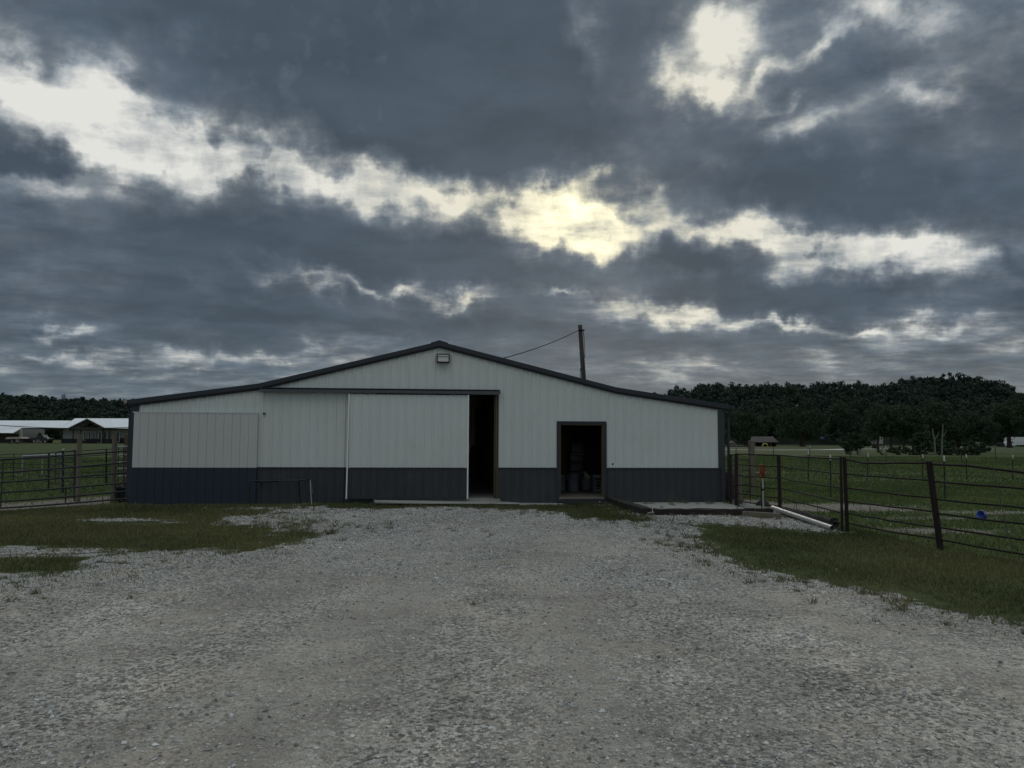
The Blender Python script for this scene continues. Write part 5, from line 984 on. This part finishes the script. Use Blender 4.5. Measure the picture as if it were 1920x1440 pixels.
# ------------------------------------------------------------------ trees
def crown(C, rx, ry, rz, nb, nl, ls, rs, flat=.75):
    """leaf clusters on many small boughs spread through an uneven crown"""
    C = np.array(C, float); k = rs.normal(size=(nb, 3)); k /= np.linalg.norm(k, axis=1)[:, None]; rad = rs.uniform(.35, 1.0, nb)**.6
    B = C+k*rad[:, None]*np.array((rx, ry, rz))*rs.uniform(.8, 1.12, (nb, 1)); br = rs.uniform(.16, .34, nb)*min(rx, rz)*1.15
    c = np.repeat(np.arange(nb), nl); d = rs.normal(size=(nb*nl, 3)); d /= np.linalg.norm(d, axis=1)[:, None]; d[:, 2] *= flat
    P = B[c]+d*(br[c]*rs.uniform(.55, 1.1, nb*nl))[:, None]; n = len(P)
    nrm = d+rs.normal(0, .38, (n, 3)); nrm /= np.linalg.norm(nrm, axis=1)[:, None]
    a = np.cross(nrm, rs.normal(size=(n, 3))); a /= np.linalg.norm(a, axis=1)[:, None]; b = np.cross(nrm, a); s = (ls*rs.uniform(.6, 1.3, n))[:, None]
    V = np.stack([P-a*s-b*s*.35, P+a*s*.9-b*s*.5, P+a*s*.25+b*s], 1).reshape(-1, 3)
    t = np.clip(np.repeat(rs.uniform(0, .8, nb), nl)+rs.uniform(-.2, .3, n), 0, 1); return V, np.arange(n*3).reshape(-1, 3), t
def tree(name, x, y, top, rx, crown_b, label, cat='tree', mat='leaf', seed=1, nb=46, nl=70, ls=None, trunk=.3, group=None, base=None, ry=None):
    rs = np.random.default_rng(seed); z0 = float(H(x, y)) if base is None else base; t = thing(name, label, cat, (x, y, z0), 0, group)
    rz = (top-crown_b)/2; C = np.array((x, y, crown_b+rz)); ls = ls or max(.12, y*.0011)
    V, F, T = crown(C, rx, ry or rx*.85, rz, nb, nl, ls, rs); o = np_mesh('crown', V-np.array((x, y, z0)), F, M_[mat], {'tint': ('FACE', T)}, parent=t)
    mb = MB(); sp = C+(rs.normal(0, .1)*rx, 0, -rz*.25); mb.tube([(x, y, z0-.3), (x+rs.normal(0, .05)*rx, y, z0+(crown_b-z0)*.6), sp, sp+(0, 0, rz*.8)], [trunk*1.15, trunk*.85, trunk*.6, trunk*.15], 8)
    for k in range(6):
        w = rs.uniform(0, 6.28); s = np.array((x, y, z0))*.0+sp+(0, 0, rs.uniform(-.5, .2)*rz); e = C+np.array((math.cos(w)*rx*.75, math.sin(w)*rx*.6, rs.uniform(-.2, .6)*rz)); mb.tube([s, (s+e)/2+(0, 0, .1*rz), e], [trunk*.4, trunk*.25, trunk*.07], 5)
    mb.build('trunk', M_['bark'], t); return t
def T(u, vt, vb, vc, hw, d, label, **k):   # sighted: centre column, crown top, ground, crown bottom, half width, distance
    p = D(u, vb, d); top = D(u, vt, d)[2]; cb = D(u, vc, d)[2]; return tree(k.pop('name', 'broadleaf_tree'), p[0], p[1], top, hw*d/FPX, cb, label, **k)
gR = 'trees standing across the right pasture'
T(1505, 758, 838, 828, 48, 245, 'big dark spreading oak on a short trunk in the middle of the far field', name='oak_tree', seed=2, nb=90, trunk=.9, group=gR)
T(1398, 768, 838, 830, 38, 262, 'round dark tree behind the shed, next to the barn corner', seed=3, nb=70, trunk=.6, group=gR)
T(1352, 760, 838, 832, 34, 290, 'dark tree half hidden behind the right end of the barn roof', seed=4, nb=60, trunk=.6, group=gR)
T(1450, 765, 836, 826, 28, 300, 'dark tree in the gap between the shed and the big oak', seed=5, trunk=.5, group=gR)
T(1572, 755, 834, 816, 36, 300, 'dark tree rising directly behind the blue tarp shed', seed=6, nb=60, trunk=.6, group=gR)
T(1610, 808, 858, 850, 34, 100, 'low full brush growing left of the leaning trunk at the pasture edge', name='brush', cat='bush', seed=7, nb=50, trunk=.12, group='brush along the pasture edge')
for i, (u, vt, hw, vc, lb) in enumerate(((1648, 752, 34, 822, 'slender tree with bare lower trunk, leftmost of the row behind the brush'), (1672, 764, 28, 826, 'slender dark trunked tree, second from the left in the middle row'), (1695, 750, 30, 824, 'tall slender tree, third from the left in the middle row'), (1712, 762, 26, 826, 'slender tree just left of the round bush under it'))):
    T(u, vt, 858, vc, hw, 118, lb, seed=10+i, nb=50, nl=60, trunk=.20, group=gR)
T(1738, 808, 857, 852, 32, 104, 'rounded dark bush below the slender trees in the middle', name='brush', cat='bush', seed=16, nb=60, trunk=.12, group='brush along the pasture edge')
T(1755, 752, 858, 826, 44, 128, 'broad tree behind the pale dead trunk', seed=17, nb=80, trunk=.35, group=gR)
T(1800, 762, 858, 834, 46, 124, 'broad dark tree right of the dead trunk', seed=18, nb=80, trunk=.35, group=gR)
T(1846, 782, 857, 836, 26, 122, 'small tree at the right end of the middle row', seed=19, nb=50, trunk=.25, group=gR)
T(1770, 826, 858, 854, 26, 100, 'low dark brush below the dead trunk', name='brush', cat='bush', seed=20, nb=36, trunk=.1, group='brush along the pasture edge')
T(1688, 836, 858, 852, 24, 98, 'pale olive low brush beneath the slender trunks', name='brush', cat='bush', seed=21, nb=34, trunk=.1, mat='leafB', group='brush along the pasture edge')
T(1722, 846, 860, 857, 18, 97, 'small low brush between the olive brush and the dark bush', name='brush', cat='bush', seed=22, nb=24, trunk=.1, group='brush along the pasture edge')
T(1822, 826, 858, 854, 34, 99, 'wide loose brush at the right end of the tree row', name='brush', cat='bush', seed=23, nb=46, trunk=.1, group='brush along the pasture edge')
T(1796, 838, 859, 855, 22, 97, 'small leafy brush right of the low dark brush', name='brush', cat='bush', seed=24, nb=26, trunk=.1, mat='leafB', group='brush along the pasture edge')
T(1893, 745, 838, 818, 34, 235, 'large dark tree standing over the white travel trailer', seed=25, nb=90, trunk=.7, group=gR)
T(1940, 752, 838, 815, 40, 225, 'dark tree cut by the right edge of the picture', seed=26, nb=80, trunk=.7, group=gR)
T(1990, 756, 838, 815, 40, 240, 'dark tree beyond the right edge beside the trailer', seed=27, nb=60, trunk=.7, group=gR)
for i, (pts, r, lb) in enumerate(((((1753.5, 845), (1752, 825), (1748, 803)), .13, 'pale bare dead trunk leaning left in the middle of the tree row'), (((1765.5, 850), (1767, 820), (1768, 795)), .12, 'taller grey dead trunk standing right of the leaning dead one'), (((1658, 859), (1650, 848), (1642, 838), (1636, 826)), .16, 'dark bare trunk leaning left over the brush'))):
    mb = MB(); P = [D(u, v, 96) for u, v in pts]; P[0][2] = -.1; mb.tube(P, [r, r*.7]+[r*.4]*(len(P)-2), 7); m_ = P[1]; mb.tube([m_, m_+np.array((.5, 0, .7)), m_+np.array((.7, 0, 1.4))], [r*.4, r*.25, r*.08], 5)
    o = mb.build('dead_tree', M_['deadw'] if i < 2 else M_['bark']); tag(o, lb, 'dead tree')
# trees near the house
T(96, 792, 832, 828, 17, 182, 'dark bushy tree seen through the open carport', seed=30, nb=50, trunk=.3)
# the wooded hills: crowns by the hundred
def wood(name, t0, t1, label, seed, step=9.5, ls=.85):
    rs = np.random.default_rng(seed); Vs, Fs, Ts = [], [], []; o = 0
    Y = 300.
    while Y < 720:
        X = t0*Y
        while X < t1*Y:
            x, y = X+rs.uniform(-4, 4), Y+rs.uniform(-4, 4); t = x/y; yc = float(crest_y(t))
            if .60*yc < y < 1.06*yc:
                h = rs.uniform(9.5, 14.5); r = rs.uniform(5.0, 8.6); z = float(H(x, y))
                if y < .68*yc: h *= .85
                V, F, T_ = crown((x, y, z+h*.55), r, r, h*.45, 26, 30, ls*.72*(y/480)**.5, rs, .8); T_ = np.clip(T_*.45+rs.uniform(-.2, .75)+.25*(y < .74*yc), 0, 1); Vs.append(V); Fs.append(F+o); Ts.append(T_); o += len(V)
            X += step
        Y += step*.85
    ob = np_mesh(name, np.concatenate(Vs), np.concatenate(Fs), M_['leafF'], {'tint': ('FACE', np.concatenate(Ts))}); tag(ob, label, 'woodland', kind='stuff')
wood('distant_woodland', -.78, -.42, 'dark green woodland covering the low hill beyond the house', 5, 13., 1.0)
wood('distant_woodland', -.42, .22, 'woodland continuing along the horizon behind the barn', 6, 17., 1.3)
wood('distant_woodland', .22, .76, 'dark green woodland covering the higher hill right of the barn', 7, 12., .9)
